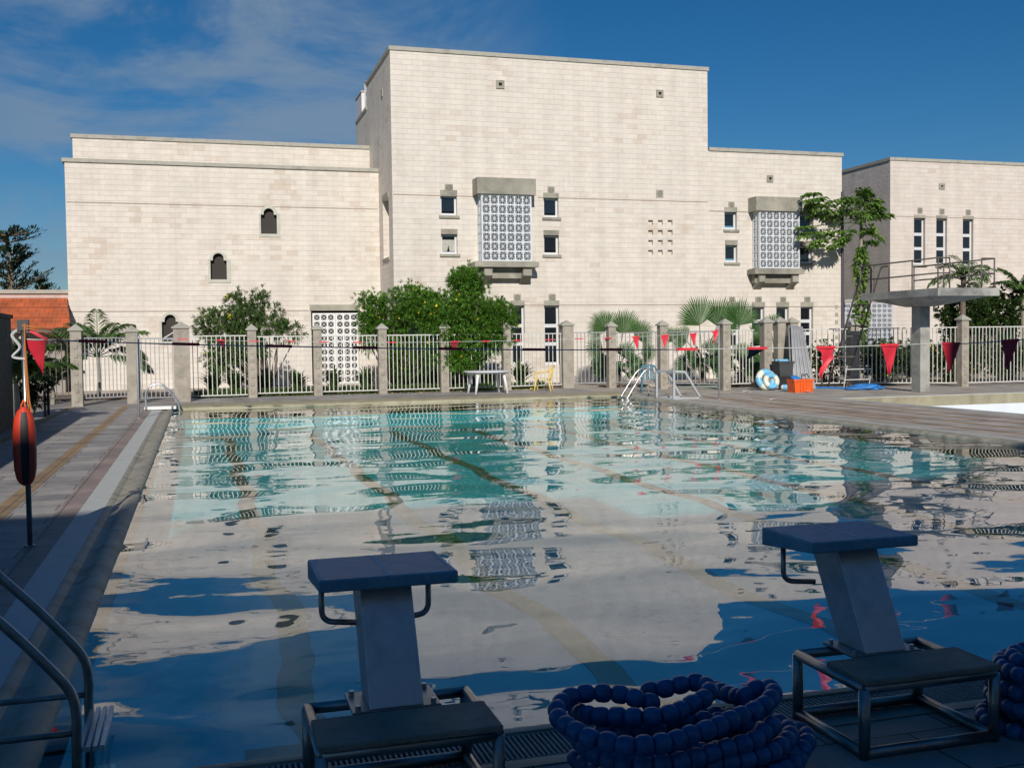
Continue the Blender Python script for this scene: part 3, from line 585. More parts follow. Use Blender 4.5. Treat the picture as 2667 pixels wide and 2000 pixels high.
ZS = A(500 * k, 305 * k, YS).z - .12; XSL = A(157 * k, 330 * k, YS).x
MB().box((XSL, YS, ZW - .19), (XL - .001, YS + 3.4, ZS)).build('wall', M_stone, bld)
MB().box((XSL - .06, YS - .06, ZS), (XL - .002, YS + 3.45, ZS + .15)).build('coping', M_cope, bld)
course(bld, XWL + .02, XL - .05, A(*g5(600, 483), YW).z, YW); course(bld, XWL + .02, dr[0] - .1, A(*f2(600, 347), YW).z, YW)
# lattice door
d = MB().box((dr[0] - .05, YW - .05, dr[3]), (dr[2] + .05, YW + .3, dr[3] + .24)).build('door', M_conc, bld)
d.name = 'doorway'
MB().box((dr[0], YW + .26, 0), (dr[2], YW + .28, dr[3])).build('dark_opening', M_dark, d)
lx0, lz0, lx1, lz1 = rpx(f2, 1320, 372, 1680, 940, YW + .05); mid = (lx0 + lx1) / 2
lattice('gate_leaf', d, lx0, lz0, mid - .04, lz1, YW + .05, 3, 10, 'x', M_white, .05, .26); lattice('gate_leaf', d, mid + .04, lz0, lx1, lz1, YW + .05, 3, 10, 'x', M_white, .05, .26)
MB().box((dr[0], YW + .04, -.02), (dr[2], YW + .1, .06)).build('threshold', M_conc, d)
# pipes and roof equipment
p = A(2197, 700, YT - .1); MB().tube([(p.x, YT - .02, 0), (p.x, YT - .02, A(2197, 500, YT).z)], .06, 8).build('drain_pipe', mat('dark_pipe', (.06, .055, .08), .6), bld)
q0 = AX(*f6(243, 470), XL); q1 = AX(*f6(192, 560), XL)
wt = empty('water_tank', (XL + .4, 47.5, 11.86), 'white box unit standing on the rear parapet left of the tall block', 'roof unit')
MB().box((XL - .02, 46.9, 11.86), (XL + 1.1, 48.6, 12.75)).build('casing', M_rust, wt, bevel=.03); MB().box((XL - .05, 46.86, 12.751), (XL + 1.15, 48.66, 12.82)).build('lid', M_pink, wt)
b = MB(); b.tube(arc([(XL + .1, 46.6, 11.86), (XL + .1, 46.6, 13.1), (XL + .1, 46.2, 13.1), (XL + .1, 46.2, 12.3)], .1), .03); b.build('pipe', M_bar, wt)
# ------------------------------------------------------------------ annex building at right
YA = 42.6; XA = A(1923 * k, 500 * k, YA).x; ZA = A(1923 * k, 341 * k, YA).z
anx = empty('annex_building', (XA, YA, 0), 'separate pale limestone block with slit windows, at the right edge behind the diving platform', 'building')
aw = [rpx(g7, 475, 312, 552, 632, YA), rpx(g7, 628, 315, 702, 634, YA), rpx(g7, 810, 320, 882, 640, YA)]
plate('wall', rect(XA, 0, XA + 16, ZA - .12), [rect(*q) for q in aw], E_, M_stone2, anx, 'XZ', YA)
for q in aw: window(anx, q, YA, (1, 1, 1), .14, .1)
for r in ((500, 240, 532, 280), (650, 247, 683, 286), (830, 254, 862, 292)): rose(anx, rpx(g7, *r, YA), YA)
vent(anx, rpx(g7, 645, 75, 684, 114, YA), YA)
MB().box((XA, YA + E_, 0), (XA + .3, YA + 12, ZA - .12)).box((XA + .3, YA + 11.7, 0), (XA + 16, YA + 12, ZA - .12)).build('wall', M_stone2, anx)
MB().box((XA + .3, YA + E_, ZA - .6), (XA + 16, YA + 11.7, ZA - .4)).build('roof', M_cope, anx)
MB().box((XA - .05, YA - .05, ZA - .12), (XA + 16.05, YA + .4, ZA + .02)).box((XA - .05, YA + .4, ZA - .12), (XA + .35, YA + 12, ZA + .02)).build('coping', M_cope, anx)
course(anx, XA + .02, XA + 16, A(*g7(400, 300), YA).z, YA)
# pierced screen wall between the buildings
sx0 = A(*f5(500, 500), 41.4).x; sx1 = A(*f5(945, 500), 41.4).x; sz1 = A(*f5(700, 335), 41.4).z
scr = empty('screen_wall', (sx0, 41.4, 0), 'tall white pierced block screen between the main building and the annex', 'screen wall')
lattice('pierced_blocks', scr, sx0, .1, sx1, sz1, 41.4, 9, 14, 'x', mat('screen_white', (.46, .48, .52), .7), .12, .3)
MB().box((sx0 - .1, 41.36, sz1 + .06), (sx1 + .1, 41.56, sz1 + .2)).build('coping', M_cope, scr)
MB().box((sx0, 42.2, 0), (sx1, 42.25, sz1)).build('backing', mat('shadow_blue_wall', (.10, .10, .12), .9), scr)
# ------------------------------------------------------------------ tiled roof house at left
YH = 40.9
hs_ = empty('tiled_roof_house', (-9, YH, 0), 'low building with an orange tiled roof at the left edge, beside the pale wing', 'building')
er = A(*f1(583, 812), YH); zr = A(*f1(560, 562), 43.3).z; zc = A(*f1(560, 518), 43.4).z; XH = er.x
def tile_mat():
    m = bpy.data.materials.new('orange_roof_tile'); m.use_nodes = True; t = m.node_tree; b = t.nodes['Principled BSDF']; nd = t.nodes.new; lk = t.links.new
    c = nd('ShaderNodeTexCoord'); kx = nd('ShaderNodeTexBrick'); lk(c.outputs['Object'], kx.inputs['Vector']); kx.inputs['Color1'].default_value = (.52, .13, .045, 1); kx.inputs['Color2'].default_value = (.42, .12, .05, 1); kx.inputs['Mortar'].default_value = (.30, .07, .03, 1)
    kx.inputs['Scale'].default_value = 1; kx.inputs['Brick Width'].default_value = .3; kx.inputs['Row Height'].default_value = .38; kx.inputs['Mortar Size'].default_value = .012
    n = nd('ShaderNodeTexNoise'); n.inputs['Scale'].default_value = 1.5; n.inputs['Detail'].default_value = 6; lk(c.outputs['Object'], n.inputs['Vector']); r = nd('ShaderNodeMapRange'); lk(n.outputs[0], r.inputs[0]); r.inputs[1].default_value = .3; r.inputs[2].default_value = .7; r.inputs[3].default_value = .8; r.inputs[4].default_value = 1.25
    x = nd('ShaderNodeMix'); x.data_type = 'RGBA'; x.blend_type = 'MULTIPLY'; x.inputs['Factor'].default_value = 1; lk(kx.outputs['Color'], x.inputs['A']); lk(r.outputs[0], x.inputs['B']); lk(x.outputs['Result'], b.inputs['Base Color']); b.inputs['Roughness'].default_value = .8
    return m
b = MB(); nrow = 9; ye, yr = YH, 43.2; ze = er.z
for i in range(nrow):
    t0, t1 = i / nrow, (i + 1) / nrow; ya, yb = ye + (yr - ye) * t0, ye + (yr - ye) * t1; za, zb_ = ze + (zr - ze) * t0, ze + (zr - ze) * t1
    xr = XH + (XWL - XH) * 0
    b.hexa([(-30, ya, za), (XH - .35 * t0, ya, za), (XH - .35 * t1, yb, zb_ - .02), (-30, yb, zb_ - .02), (-30, ya - .03, za + .05), (XH - .35 * t0, ya - .03, za + .05), (XH - .35 * t1, yb, zb_ + .02), (-30, yb, zb_ + .02)])
b.build('roof', tile_mat(), hs_)
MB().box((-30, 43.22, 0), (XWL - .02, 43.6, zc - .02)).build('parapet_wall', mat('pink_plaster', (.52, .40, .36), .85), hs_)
MB().box((-30, 43.12, zc - .02), (XWL - .02, 43.7, zc + .12)).build('coping', M_cope, hs_)
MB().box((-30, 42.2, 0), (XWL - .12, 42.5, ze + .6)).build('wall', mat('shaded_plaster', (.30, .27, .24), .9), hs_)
MB().box((-30, YH + .02, ze - .12), (XH - .1, YH + .1, ze - .002)).build('fascia', M_barb, hs_)
# ------------------------------------------------------------------ unseen building added behind the starting end to cast the foreground shade
gs = empty('shade_building', (2, -6, 0), 'unseen tall building added behind the starting blocks to shade the foreground', 'building')
MB().box((-14, -16, 0), (32, -9.0, 10.45)).build('wall', M_stone, gs)  # added wall, kept pale to bounce light onto the foreground
for a_, c_ in ((-5.4, .3), (3.7, 32)): MB().box((a_, -12, 10.452), (c_, -9.0, 11.45)).build('shade_block', M_conc, gs)  # raised blocks added so their shadow reaches some flags and the deck
for i in range(9):
    for z in (1.2, 4.4, 7.6): w_ = MB().box((-12 + i * 4.8, -8.998, z), (-10.2 + i * 4.8, -8.96, z + 1.6)).build('window', M_glass, gs); MB().box((-12.1 + i * 4.8, -8.998, z - .12), (-10.1 + i * 4.8, -8.9, z - .002)).build('sill', M_conc, w_)
# ------------------------------------------------------------------ fence
def post(parent, X, Y, w_=.27, h_=2.14, squares=True, name='post', m=M_post):
    b = MB().box((X - w_ / 2, Y - w_ / 2, 0), (X + w_ / 2, Y + w_ / 2, h_))
    if squares:
        for i in range(8):
            z = .17 + i * .25; s_ = .055; y = Y - w_ / 2 + .003
            b.add([(X - s_, y, z - s_), (X + s_, y, z - s_), (X + s_, y, z + s_), (X - s_, y, z + s_), (X - s_ * .7, y - .028, z - s_ * .7), (X + s_ * .7, y - .028, z - s_ * .7), (X + s_ * .7, y - .028, z + s_ * .7), (X - s_ * .7, y - .028, z + s_ * .7)], [(4, 5, 6, 7), (0, 1, 5, 4), (1, 2, 6, 5), (2, 3, 7, 6), (3, 0, 4, 7)])
    o = b.build(name, m, parent)
    c = w_ / 2 + .05; b = MB().box((X - c, Y - c, h_), (X + c, Y + c, h_ + .035)); b.add([(X - c, Y - c, h_ + .036), (X + c, Y - c, h_ + .036), (X + c, Y + c, h_ + .036), (X - c, Y + c, h_ + .036), (X, Y, h_ + .2)], [(0, 1, 4), (1, 2, 4), (2, 3, 4), (3, 0, 4)])
    b.build('cap', M_cope, o)
    return o
def panel(parent, p, q, m=M_bar, n=None, z0=.13, z1=1.93, name='railing_panel', gap=.16, frame=False):
    p = Vector(p); q = Vector(q); d = (q - p); ln = d.length; d.normalize(); a = p + d * gap; c = q - d * gap; L_ = (c - a).length; n = n or max(3, int(L_ / .15)); b = MB()
    b.bar((a.x, a.y, z1), (c.x, c.y, z1), .035, .035); b.bar((a.x, a.y, z0), (c.x, c.y, z0), .035, .035)
    for i in range(n + 1):
        t = a + (c - a) * ((i + .5) / (n + 1)); b.box((t.x - .012, t.y - .012, z0 + .018), (t.x + .012, t.y + .012, z1 - .018))
    if frame:
        for t in (a, c): b.box((t.x - .03, t.y - .03, z0 - .02), (t.x + .03, t.y + .03, z1 + .02))
    return b.build(name, m, parent)
mid_posts = [(-.49, 33.2, .46), (1.62, 34.4, .27), (3.68, 34.45, .27), (5.8, 34.5, .27), (7.9, 34.55, .27), (10.15, 34.8, .27), (12.46, 35.1, .40)]
fm = empty('metal_fence', (6, 34.5, 0), 'long run of white painted bar railings between concrete posts, in front of the bushes', 'fence')
for i, (x, y, w_) in enumerate(mid_posts): post(fm, x, y, w_, 2.2 if w_ > .3 else 2.14, w_ < .3)
panel(fm, (mid_posts[0][0] + .08, 34.3), mid_posts[1][:2], M_bar, 11, .1, 1.97)
for i in range(1, 6): panel(fm, mid_posts[i][:2], mid_posts[i + 1][:2], M_bar, 12 if i > 1 else 11)
fl = empty('metal_fence', (-6, 32, 0), 'dark brown bar fence left of the gates, beside the tiled house', 'fence')
post(fl, -3.32, 32.1, .3, 2.14)
panel(fl, (-6.2, 31.6), (-3.32, 32.1), M_barb, 16, .25, 1.9); panel(fl, (-9, 31.2), (-6.2, 31.6), M_barb, 16, .25, 1.9)
post(fl, -1.87, 32.75, .32, 2.1, False)
g = empty('gate', (-2.6, 32.4, 0), 'grey bar gate between the two leftmost concrete posts, in front of the small palm', 'gate'); panel(g, (-3.3, 32.1), (-1.9, 32.75), M_barg, 10, .22, 1.93, 'bar_leaf')
g = empty('gate', (-1.2, 33, 0), 'grey framed bar gate left of the thick plain post, with its diagonal brace above', 'gate'); panel(g, (-1.87, 32.75), (-.5, 33.1), M_barg, 7, .15, 1.9, 'bar_leaf', .2, True)
MB().bar((-1.0, 33.0, 1.9), (-.68, 33.05, 2.1), .03).build('brace', M_bar, g)
fr_ = empty('metal_fence', (16, 31, 0), 'grey bar fence on relief posts in front of the fan palms', 'fence')
rp = [(13.85, 34.35, .27), (15.07, 32.75, .27), (16.39, 30.8, .27)]
for x, y, w_ in rp: post(fr_, x, y, w_)
panel(fr_, rp[0][:2], rp[1][:2], M_barg, 9, .2, 1.92); panel(fr_, rp[1][:2], rp[2][:2], M_barg, 11, .2, 1.92)
g = empty('gate', (13.2, 34.7, 0), 'grey bar gate next to the thick post right of the yellow chair', 'gate'); panel(g, (12.46, 35.1), (13.85, 34.35), M_barg, 8, .18, 1.95, 'bar_leaf', .18)
g = empty('gate', (17.2, 30.9, 0), 'short grey bar gate left of the swim rings, in front of a fan palm', 'gate'); panel(g, (16.45, 30.85), (17.75, 31.0), M_bar, 6, .2, 1.95, 'bar_leaf', .2)
fx = empty('metal_fence', (24, 30, 0), 'pale bar fence in front of the yellow flowering shrubs beside the diving platform', 'fence')
pp = [(17.95, 30.9), (18.75, 31.4), (A(2063, 840, 31.6).x, 31.6), (21.3, 31.0), (24.12, 29.0), (27.4, 29.0), (30.7, 29.0)]
post(fx, *pp[0], .3, 2.18); post(fx, *pp[1], .3, 2.2, False); post(fx, *pp[2], .3, 2.18, False); post(fx, *pp[3], .3, 2.05, False)
for q in pp[4:]: post(fx, *q, .27, 2.18)
panel(fx, pp[2], pp[3], M_bar, 8, .12, 1.95); panel(fx, pp[3], pp[4], M_bar, 22, .12, 1.95); panel(fx, pp[4], pp[5], M_bar, 20, .12, 1.95); panel(fx, pp[5], pp[6], M_bar, 20, .12, 1.95)
# dark wall and bits in the left shade
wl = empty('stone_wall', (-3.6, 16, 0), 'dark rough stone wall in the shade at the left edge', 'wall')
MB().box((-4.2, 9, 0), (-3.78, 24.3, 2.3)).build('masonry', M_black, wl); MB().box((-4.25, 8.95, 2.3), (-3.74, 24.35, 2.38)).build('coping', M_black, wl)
bn = empty('bench_frame', (-3.6, 24, 0), 'dark metal bench frame in the shade beside the left deck', 'bench')
b = MB()
bq = Z(118, 1085, 0); bx0, bx1, by0, by1 = bq.x - .75, bq.x, bq.y, bq.y + .6
for x, y in ((bx0, by0), (bx1, by0), (bx0, by1), (bx1, by1)): MB().box((x - .03, y - .03, 0), (x + .03, y + .03, .72)).build('leg', M_rock, bn)
MB().box((bx0 - .06, by0 - .06, .72), (bx1 + .06, by1 + .06, .76)).build('seat', M_rock, bn)
# ------------------------------------------------------------------ diving platform
dp = empty('diving_platform', (20.87, 26.9, 0), 'concrete diving platform on a single pillar with brown railings, by the diving pool', 'diving platform')
X0, X1, Y0, Y1, ZP, ZB = 19.96, 22.06, 25.0, 28.6, 3.03, 2.80
MB().box((20.70, 26.7, 0), (21.04, 27.12, 2.56)).build('pillar', M_dive, dp, bevel=.012)
b = MB().box((X0, Y0, ZB), (X1, Y1, ZP)); b.hexa([(20.62, 26.5, 2.56), (21.12, 26.5, 2.56), (21.12, 27.3, 2.56), (20.62, 27.3, 2.56), (X0 + .15, Y0 + .3, ZB - .002), (X1 - .15, Y0 + .3, ZB - .002), (X1 - .15, Y1 - .3, ZB - .002), (X0 + .15, Y1 - .3, ZB - .002)])
b.build('platform_slab', M_dive, dp, bevel=.01)
r = .022
def rail(parent, pts, name='railing', rr=r): return MB().tube(pts, rr, 6).build(name, M_rail, parent, smooth=True)
def side(xx, ys, ye, z1, z2, posts):
    b = MB()
    for z in (z1, z2): b.tube([(xx, ys, z), (xx, ye, z)], r, 6)
    for y in posts: b.tube([(xx, y, ZP), (xx, y, z1)], r, 6)
    return b
b = side(X0 + .06, Y0 + .08, Y1 + .1, ZP + .85, ZP + .42, (Y0 + .08, Y0 + 1.2, Y1 - .6, Y1 + .1)); b.build('railing', M_rail, dp, smooth=True)
b = side(X1 - .06, Y0 + .15, Y1 + .1, ZP + .85, ZP + .42, (Y0 + .15, Y0 + 1.2, Y0 + 2.3, Y1 + .1)); b.build('railing', M_rail, dp, smooth=True)
b = MB()
for z in (ZP + .85, ZP + .42): b.tube([(X0 + .06, Y0 + .08, z), (X0 + .45, Y0 + .08, z)], r, 6); b.tube([(X1 - .5, Y0 + .15, z), (X1 - .06, Y0 + .15, z)], r, 6)
b.tube([(X0 + .45, Y0 + .08, ZP), (X0 + .45, Y0 + .08, ZP + .85)], r, 6); b.tube([(X1 - .5, Y0 + .15, ZP), (X1 - .5, Y0 + .15, ZP + .85)], r, 6); b.build('railing', M_rail, dp, smooth=True)
# access ladder behind, leaning to the slab
lad = MB()
for x in (X0 + .12, X0 + .78):
    lad.tube(arc([(x, Y1 + 2.0, 0), (x, Y1 + .05, ZP + .85), (x, Y1 - .35, ZP + .85), (x, Y1 - .35, ZP)], .1), .028, 6)
lo = lad.build('ladder', M_rail, dp, smooth=True)
for i in range(9):
    t = (i + 1) / 11.5; y = Y1 + 2.0 - 1.95 * t; z = (ZP + .85) * t
    MB().box((X0 + .12, y - .05, z), (X0 + .78, y + .05, z + .035)).build('rung', M_rail, lo)
# low steps and dark slab near the fence post
sf = empty('step_frame', (20.6, 29.6, 0), 'low pale metal step frame standing by the shaded fence post', 'steps')
for i, z in enumerate((.28, .62)): MB().tube([(20.15 + .1 * i, 29.8, z), (21.1 + .1 * i, 29.8, z)], .02, 6).build('rung', M_bar, sf)
MB().tube([(20.15, 29.8, 0), (20.28, 29.8, .75)], .015, 6).build('leg', M_bar, sf); MB().tube([(21.1, 29.8, 0), (21.23, 29.8, .75)], .015, 6).build('leg', M_bar, sf)
# ------------------------------------------------------------------ starting blocks
def starting_block(cx, label, pc=0):
    root = empty('starting_block', (cx, 3.85, 0), label, 'starting block', 'starting blocks')
    x0, x1, y0, y1, t = cx - .315, cx + .315, 3.60, 4.09, .0225
    zt = .285
    for (x, y) in ((x0, y0), (x1, y0), (x0, y1), (x1, y1)): MB().tube([(x, y, .0), (x, y, zt)], .0235, 10).build('leg', M_steeld, root, smooth=True)
    b = MB()
    for z in (.022, zt): b.tube([(x0, y0, z), (x0, y1, z)], t, 10); b.tube([(x1, y0, z), (x1, y1, z)], t, 10); b.tube([(x0, y1, z), (x1, y1, z)], t, 10); b.tube([(x0, y0, z), (x1, y0, z)], t, 10)
    b.build('base_frame', M_steeld, root, smooth=True)
    b = MB().box((x0 - .012, y0 - .03, .303), (x1 + .012, y0 + .25, .328))
    b.build('step_board', M_step, root, bevel=.006)
    # mounting flange
    b = MB().box((cx - .17, 3.88, .31), (cx + .17, 4.12, .322)); fl_ = b.build('mounting_plate', M_steeld, root, bevel=.003)
    for x in (-.145, .145):
        for y in (3.91, 4.09): MB().tube([(cx + x, y, .322), (cx + x, y, .338)], .011, 6).build('bolt', M_chrome, fl_)
    # leaning column
    ya, yb, lean = 3.89, 4.10, .22
    zb0, zb1 = .322, .752; w2 = .103
    b = MB().hexa([(cx - w2, ya, zb0), (cx + w2, ya, zb0), (cx + w2, yb, zb0), (cx - w2, yb, zb0), (cx - w2, ya + lean, zb1), (cx + w2, ya + lean, zb1), (cx + w2, yb + lean, zb1 - .03), (cx - w2, yb + lean, zb1 - .03)])
    b.build('column', M_steel, root, bevel=.004)
    # platform: top nearly level, wedge shaped underside
    p0, p1, ty0, ty1 = cx + pc - .272, cx + pc + .272, 4.00, 4.44
    b = MB().hexa([(p0, ty0, .752), (p1, ty0, .752), (p1, ty1, .712), (p0, ty1, .712), (p0, ty0, .80), (p1, ty0, .80), (p1, ty1, .797), (p0, ty1, .797)])
    pl = b.build('platform', M_block, root, bevel=.008)
    z_ = lambda y: .80 - .003 * (y - ty0) / (ty1 - ty0) + .0008
    def strip(xa, xb):
        ya_, yb_ = ty0 + .012, ty1 - .012; return [(xa, ya_, z_(ya_)), (xb, ya_, z_(ya_)), (xb, yb_, z_(yb_)), (xa, yb_, z_(yb_))]
    for xa, xb in (((p0 + p1) / 2 - .009, (p0 + p1) / 2 + .009), (p0 + .010, p0 + .022), (p1 - .022, p1 - .010)): MB().add(strip(xa, xb), [(0, 1, 2, 3)]).build('edge_line', M_line, pl)
    for s_ in (-1, 1):
        x = cx + s_ * .225
        MB().tube(arc([(x, 4.36, .72), (x, 4.36, .55), (cx + s_ * .09, 4.30, .55)], .05, 6), .0125, 10).build('handle', M_steeld, root, smooth=True)
    return root
starting_block(.687, 'blue topped starting block left of the heap of coiled blue floats')
starting_block(2.845, 'blue topped starting block right of the heap of coiled blue floats', -.022)
# ------------------------------------------------------------------ coiled lane ropes
def catmull(pts, n=12):
    o = []
    for i in range(len(pts) - 1):
        p0, p1, p2, p3 = (pts[max(0, i - 1)], pts[i], pts[i + 1], pts[min(len(pts) - 1, i + 2)])
        for k_ in range(n):
            t = k_ / n; o.append(.5 * ((2 * p1) + (p2 - p0) * t + (2 * p0 - 5 * p1 + 4 * p2 - p3) * t * t + (3 * p1 - p0 - 3 * p2 + p3) * t ** 3))
    o.append(pts[-1]); return o
def beads(b, cb, pts, r=.0362, step=.066):
    """barrel shaped floats threaded on a cord"""
    c = catmull([Vector(p) for p in pts]); L_ = 0; nxt = step / 2; cb.tube(c, .006, 5)
    for i in range(len(c) - 1):
        d = c[i + 1] - c[i]; dl = d.length
        while L_ + dl > nxt:
            p = c[i] + d * ((nxt - L_) / dl); jit = Vector((random.uniform(-.002, .002), random.uniform(-.002, .002), random.uniform(-.002, .002)))
            b.sphere(p + jit, (r, r * .98), 14, 10, d + Vector((random.uniform(-.02, .02),) * 3) * dl, .72); nxt += step
        L_ += dl
gz = lambda x, y: (1350 + x / 2.765, 1650 + y / 2.765)
def zp(lst): return [Z(*gz(x, y), z) for (x, y, z) in lst]
ropeA = zp([(1345, 345, .33), (1225, 352, .335), (1110, 375, .335), (990, 400, .33), (900, 430, .325), (875, 478, .32), (990, 505, .31), (870, 480, .325)][:0] +
           [(900, 415, .30), (1000, 400, .32), (1110, 378, .335), (1225, 352, .34), (1320, 352, .34), (1372, 400, .34), (1350, 450, .335), (1290, 490, .33), (1190, 535, .32), (1090, 575, .32), (955, 600, .315), (800, 600, .31), (660, 595, .30), (545, 590, .29), (455, 575, .27), (400, 540, .25)])
ropeB = zp([(1000, 500, .30), (870, 475, .325), (750, 435, .335), (620, 422, .34), (500, 425, .34), (385, 450, .335), (295, 510, .33), (285, 590, .32), (345, 655, .315), (430, 710, .31), (530, 760, .305), (660, 785, .30), (810, 805, .30), (955, 790, .30), (1100, 770, .30), (1245, 722, .30), (1365, 690, .305), (1480, 640, .31), (1585, 600, .31), (1690, 555, .315), (1775, 510, .32), (1830, 455, .325), (1830, 405, .325), (1770, 385, .32), (1690, 405, .315), (1620, 455, .30), (1560, 450, .28), (1480, 420, .27), (1420, 400, .25)])
def ring(cx, cy, rx, ry, z, a0, a1, n=26, tilt=0, ph=0):
    return [(cx + rx * math.cos(a) * (1 + .05 * math.sin(3 * a + ph)), cy + ry * math.sin(a) * (1 + .05 * math.cos(2 * a + ph)), z + tilt * math.cos(a + ph)) for a in [a0 + (a1 - a0) * i / n for i in range(n + 1)]]
ca = Z(*gz(1080, 640), .3)
cl = empty('lane_rope', (1.8, 3.6, 0), 'heap of coiled lane rope with blue float beads between the two starting blocks', 'lane rope', 'coiled lane ropes')
b = MB(); cb = MB()
beads(b, cb, ropeA); beads(b, cb, ropeB)
ropeC = zp([(560, 690, .24), (640, 700, .235), (760, 700, .235), (900, 705, .23), (1060, 700, .23)])
beads(b, cb, ropeC)
ropeD = zp([(1850, 640, .25), (1790, 700, .24), (1690, 770, .235), (1600, 800, .23), (1475, 835, .225), (1345, 870, .22), (1190, 915, .215), (1040, 940, .21), (890, 950, .205), (740, 930, .20), (620, 890, .2), (500, 830, .2), (430, 760, .2)])
beads(b, cb, ropeD)
ropeE = zp([(1880, 650, .13), (1960, 680, .13), (2050, 710, .13), (2085, 770, .13), (2040, 830, .13), (1950, 870, .125), (1850, 905, .12), (1735, 930, .12), (1600, 965, .115), (1450, 990, .11), (1280, 1020, .11), (1100, 1040, .1), (900, 1040, .1), (700, 1020, .1), (520, 960, .1), (420, 890, .1), (480, 830, .1)])
beads(b, cb, ropeE)
cx, cy = 1.78, 3.62
for (rx, ry, z, ph) in ((.40, .30, .035, 0), (.31, .23, .04, 1), (.42, .29, .105, 2), (.30, .2, .11, .5), (.38, .27, .17, 1.5), (.28, .17, .18, 2.6)):
    beads(b, cb, ring(cx, cy, rx, ry, z, 0, 6.2, ph=ph, tilt=.01))
b.build('floats', M_ball, cl, smooth=True); cb.build('cord', M_cord, cl)
cl2 = empty('lane_rope', (3.67, 3.66, 0), 'partly seen heap of blue float beads at the right edge beyond the second starting block', 'lane rope', 'coiled lane ropes')
b = MB(); cb = MB(); cx, cy = 3.67, 3.66

for (rx, ry, z, ph) in ((.42, .3, .035, 0), (.3, .2, .04, 1), (.40, .28, .105, 2), (.3, .2, .11, .5), (.39, .27, .175, 1.5), (.37, .25, .24, 2.6), (.30, .19, .30, .3)):
    beads(b, cb, ring(cx, cy, rx, ry, z, 0, 6.2, ph=ph, tilt=.015))
b.build('floats', M_ball, cl2, smooth=True); cb.build('cord', M_cord, cl2)
# ------------------------------------------------------------------ pool ladders
lf = empty('pool_ladder', (-.7, 4.85, 0), 'dark steel pool ladder in the near left corner, leading down into the water', 'pool ladder')
railpts = [(-1.25, 1.06), (-1.05, .88), (-.87, .68), (-.735, .535), (-.60, .375), (-.535, .28), (-.517, .18), (-.52, .06), (-.52, -.5)]
for y in (5.1, 4.6):
    MB().tube(catmull([Vector((x, y, z)) for x, z in railpts], 4), .0205, 12).build('handrail', M_steeld, lf, smooth=True)
    MB().tube([(-.53, y, .115), (-1.9, y, .115), (-1.98, y, .08), (-2.0, y, 0)], .014, 10).build('anchor_bar', M_steeld, lf, smooth=True)
for j, z in enumerate((.03, -.24)):
    b = MB()
    for i in range(4): b.box((-.515 + i * .028, 4.6, z), (-.497 + i * .028, 5.1, z + .022))
    b.build('tread', M_steel, lf)
# far left ladder
ll = empty('pool_ladder', (-.9, 29.3, 0), 'chrome pool ladder with a white step at the far left corner of the pool', 'pool ladder')
for y in (28.9, 29.4):
    MB().tube(catmull([Vector(p) for p in ((-1.35, y, 0), (-1.35, y, .45), (-1.2, y, .66), (-.95, y, .66), (-.72, y, .42), (-.56, y, .2), (-.52, y, 0), (-.52, y, -.5))], 5), .022, 8).build('handrail', M_chrome, ll, smooth=True)
MB().box((-1.4, 28.95, .02), (-.6, 29.35, .1)).build('step_board', M_white, ll, bevel=.01)
# far right ladder
lr = empty('pool_ladder', (12.4, 28.9, 0), 'chrome pool ladder at the far right corner, beside the teal chair', 'pool ladder')
for y in (28.65, 29.15):
    MB().tube(catmull([Vector(p) for p in ((12.95, y, 0), (12.95, y, .55), (12.87, y, .76), (12.70, y, .80), (12.52, y, .66), (12.13, y, .1), (12.03, y, -.1), (12.0, y, -.5))], 5), .022, 8).build('handrail', M_chrome, lr, smooth=True)
for z in (-.02, -.3): MB().box((11.97, 28.65, z), (12.1, 29.15, z + .03)).build('tread', M_chrome, lr)
# ------------------------------------------------------------------ pennant lines
def pole(X, Y, h_, label, m=M_barg, rr=.024): 
    o = empty('flag_pole', (X, Y, 0), label, 'pole'); MB().tube([(X, Y, 0), (X, Y, h_)], rr, 8).build('tube', m, o, smooth=True); MB().tube([(X, Y, 0), (X, Y, .02)], rr * 2.2, 12).build('base_ring', m, o); return o
YN, YF = 9.7, 25.9
p1 = pole(-1.415, YN, 1.92, 'thin metal pole in the left foreground carrying the orange rescue float', M_steeld, .022)
MB().box((-1.46, YN - .03, 1.84), (-1.37, YN + .03, 1.93)).build('bracket', M_rock, p1)
b = MB(); b.tube(catmull([Vector(p) for p in ((-1.42, YN - .03, 1.88), (-1.2, YN - .04, 1.84), (-1.08, YN - .04, 1.70), (-1.2, YN, 1.8), (-1.40, YN - .03, 1.86))], 6), .006, 5)
b.tube(catmull([Vector(p) for p in ((-1.40, YN - .03, 1.9), (-1.40, YN - .035, 1.5), (-1.385, YN - .04, 1.15), (-1.35, YN - .04, 1.08), (-1.38, YN - .03, 1.25), (-1.40, YN - .03, 1.7))], 6), .006, 5)
b.build('rope', mat('orange_rope', (.55, .2, .05), .8), p1)
b = MB(); b.tube(catmull([Vector(p) for p in ((-1.43, YN, 1.86), (-1.5, YN - .02, 1.8), (-1.44, YN - .03, 1.7), (-1.5, YN - .02, 1.62), (-1.40, YN - .02, 1.6))], 6), .012, 5); b.build('knotted_cord', M_cord, p1)
pole(-1.37, YF, 2.0, 'thin dark pole on the left deck near the far end of the pool')
pole(13.86, 26.4, 2.05, 'thin pole on the right deck holding the far pennant line, behind the ladder frame')
pole(13.9, YN, 1.95, 'thin pole on the right deck holding the near pennant line, outside the frame')
fn = empty('rescue_float', (-1.415, YN - .1, .54), 'orange torpedo shaped rescue float with a black centre band hanging on the left pole', 'rescue float')
b = MB(); prof = [(0, .02), (.02, .05), (.06, .072), (.14, .088), (.3, .093), (.45, .09), (.56, .078), (.62, .055), (.66, .02)]; n = 24
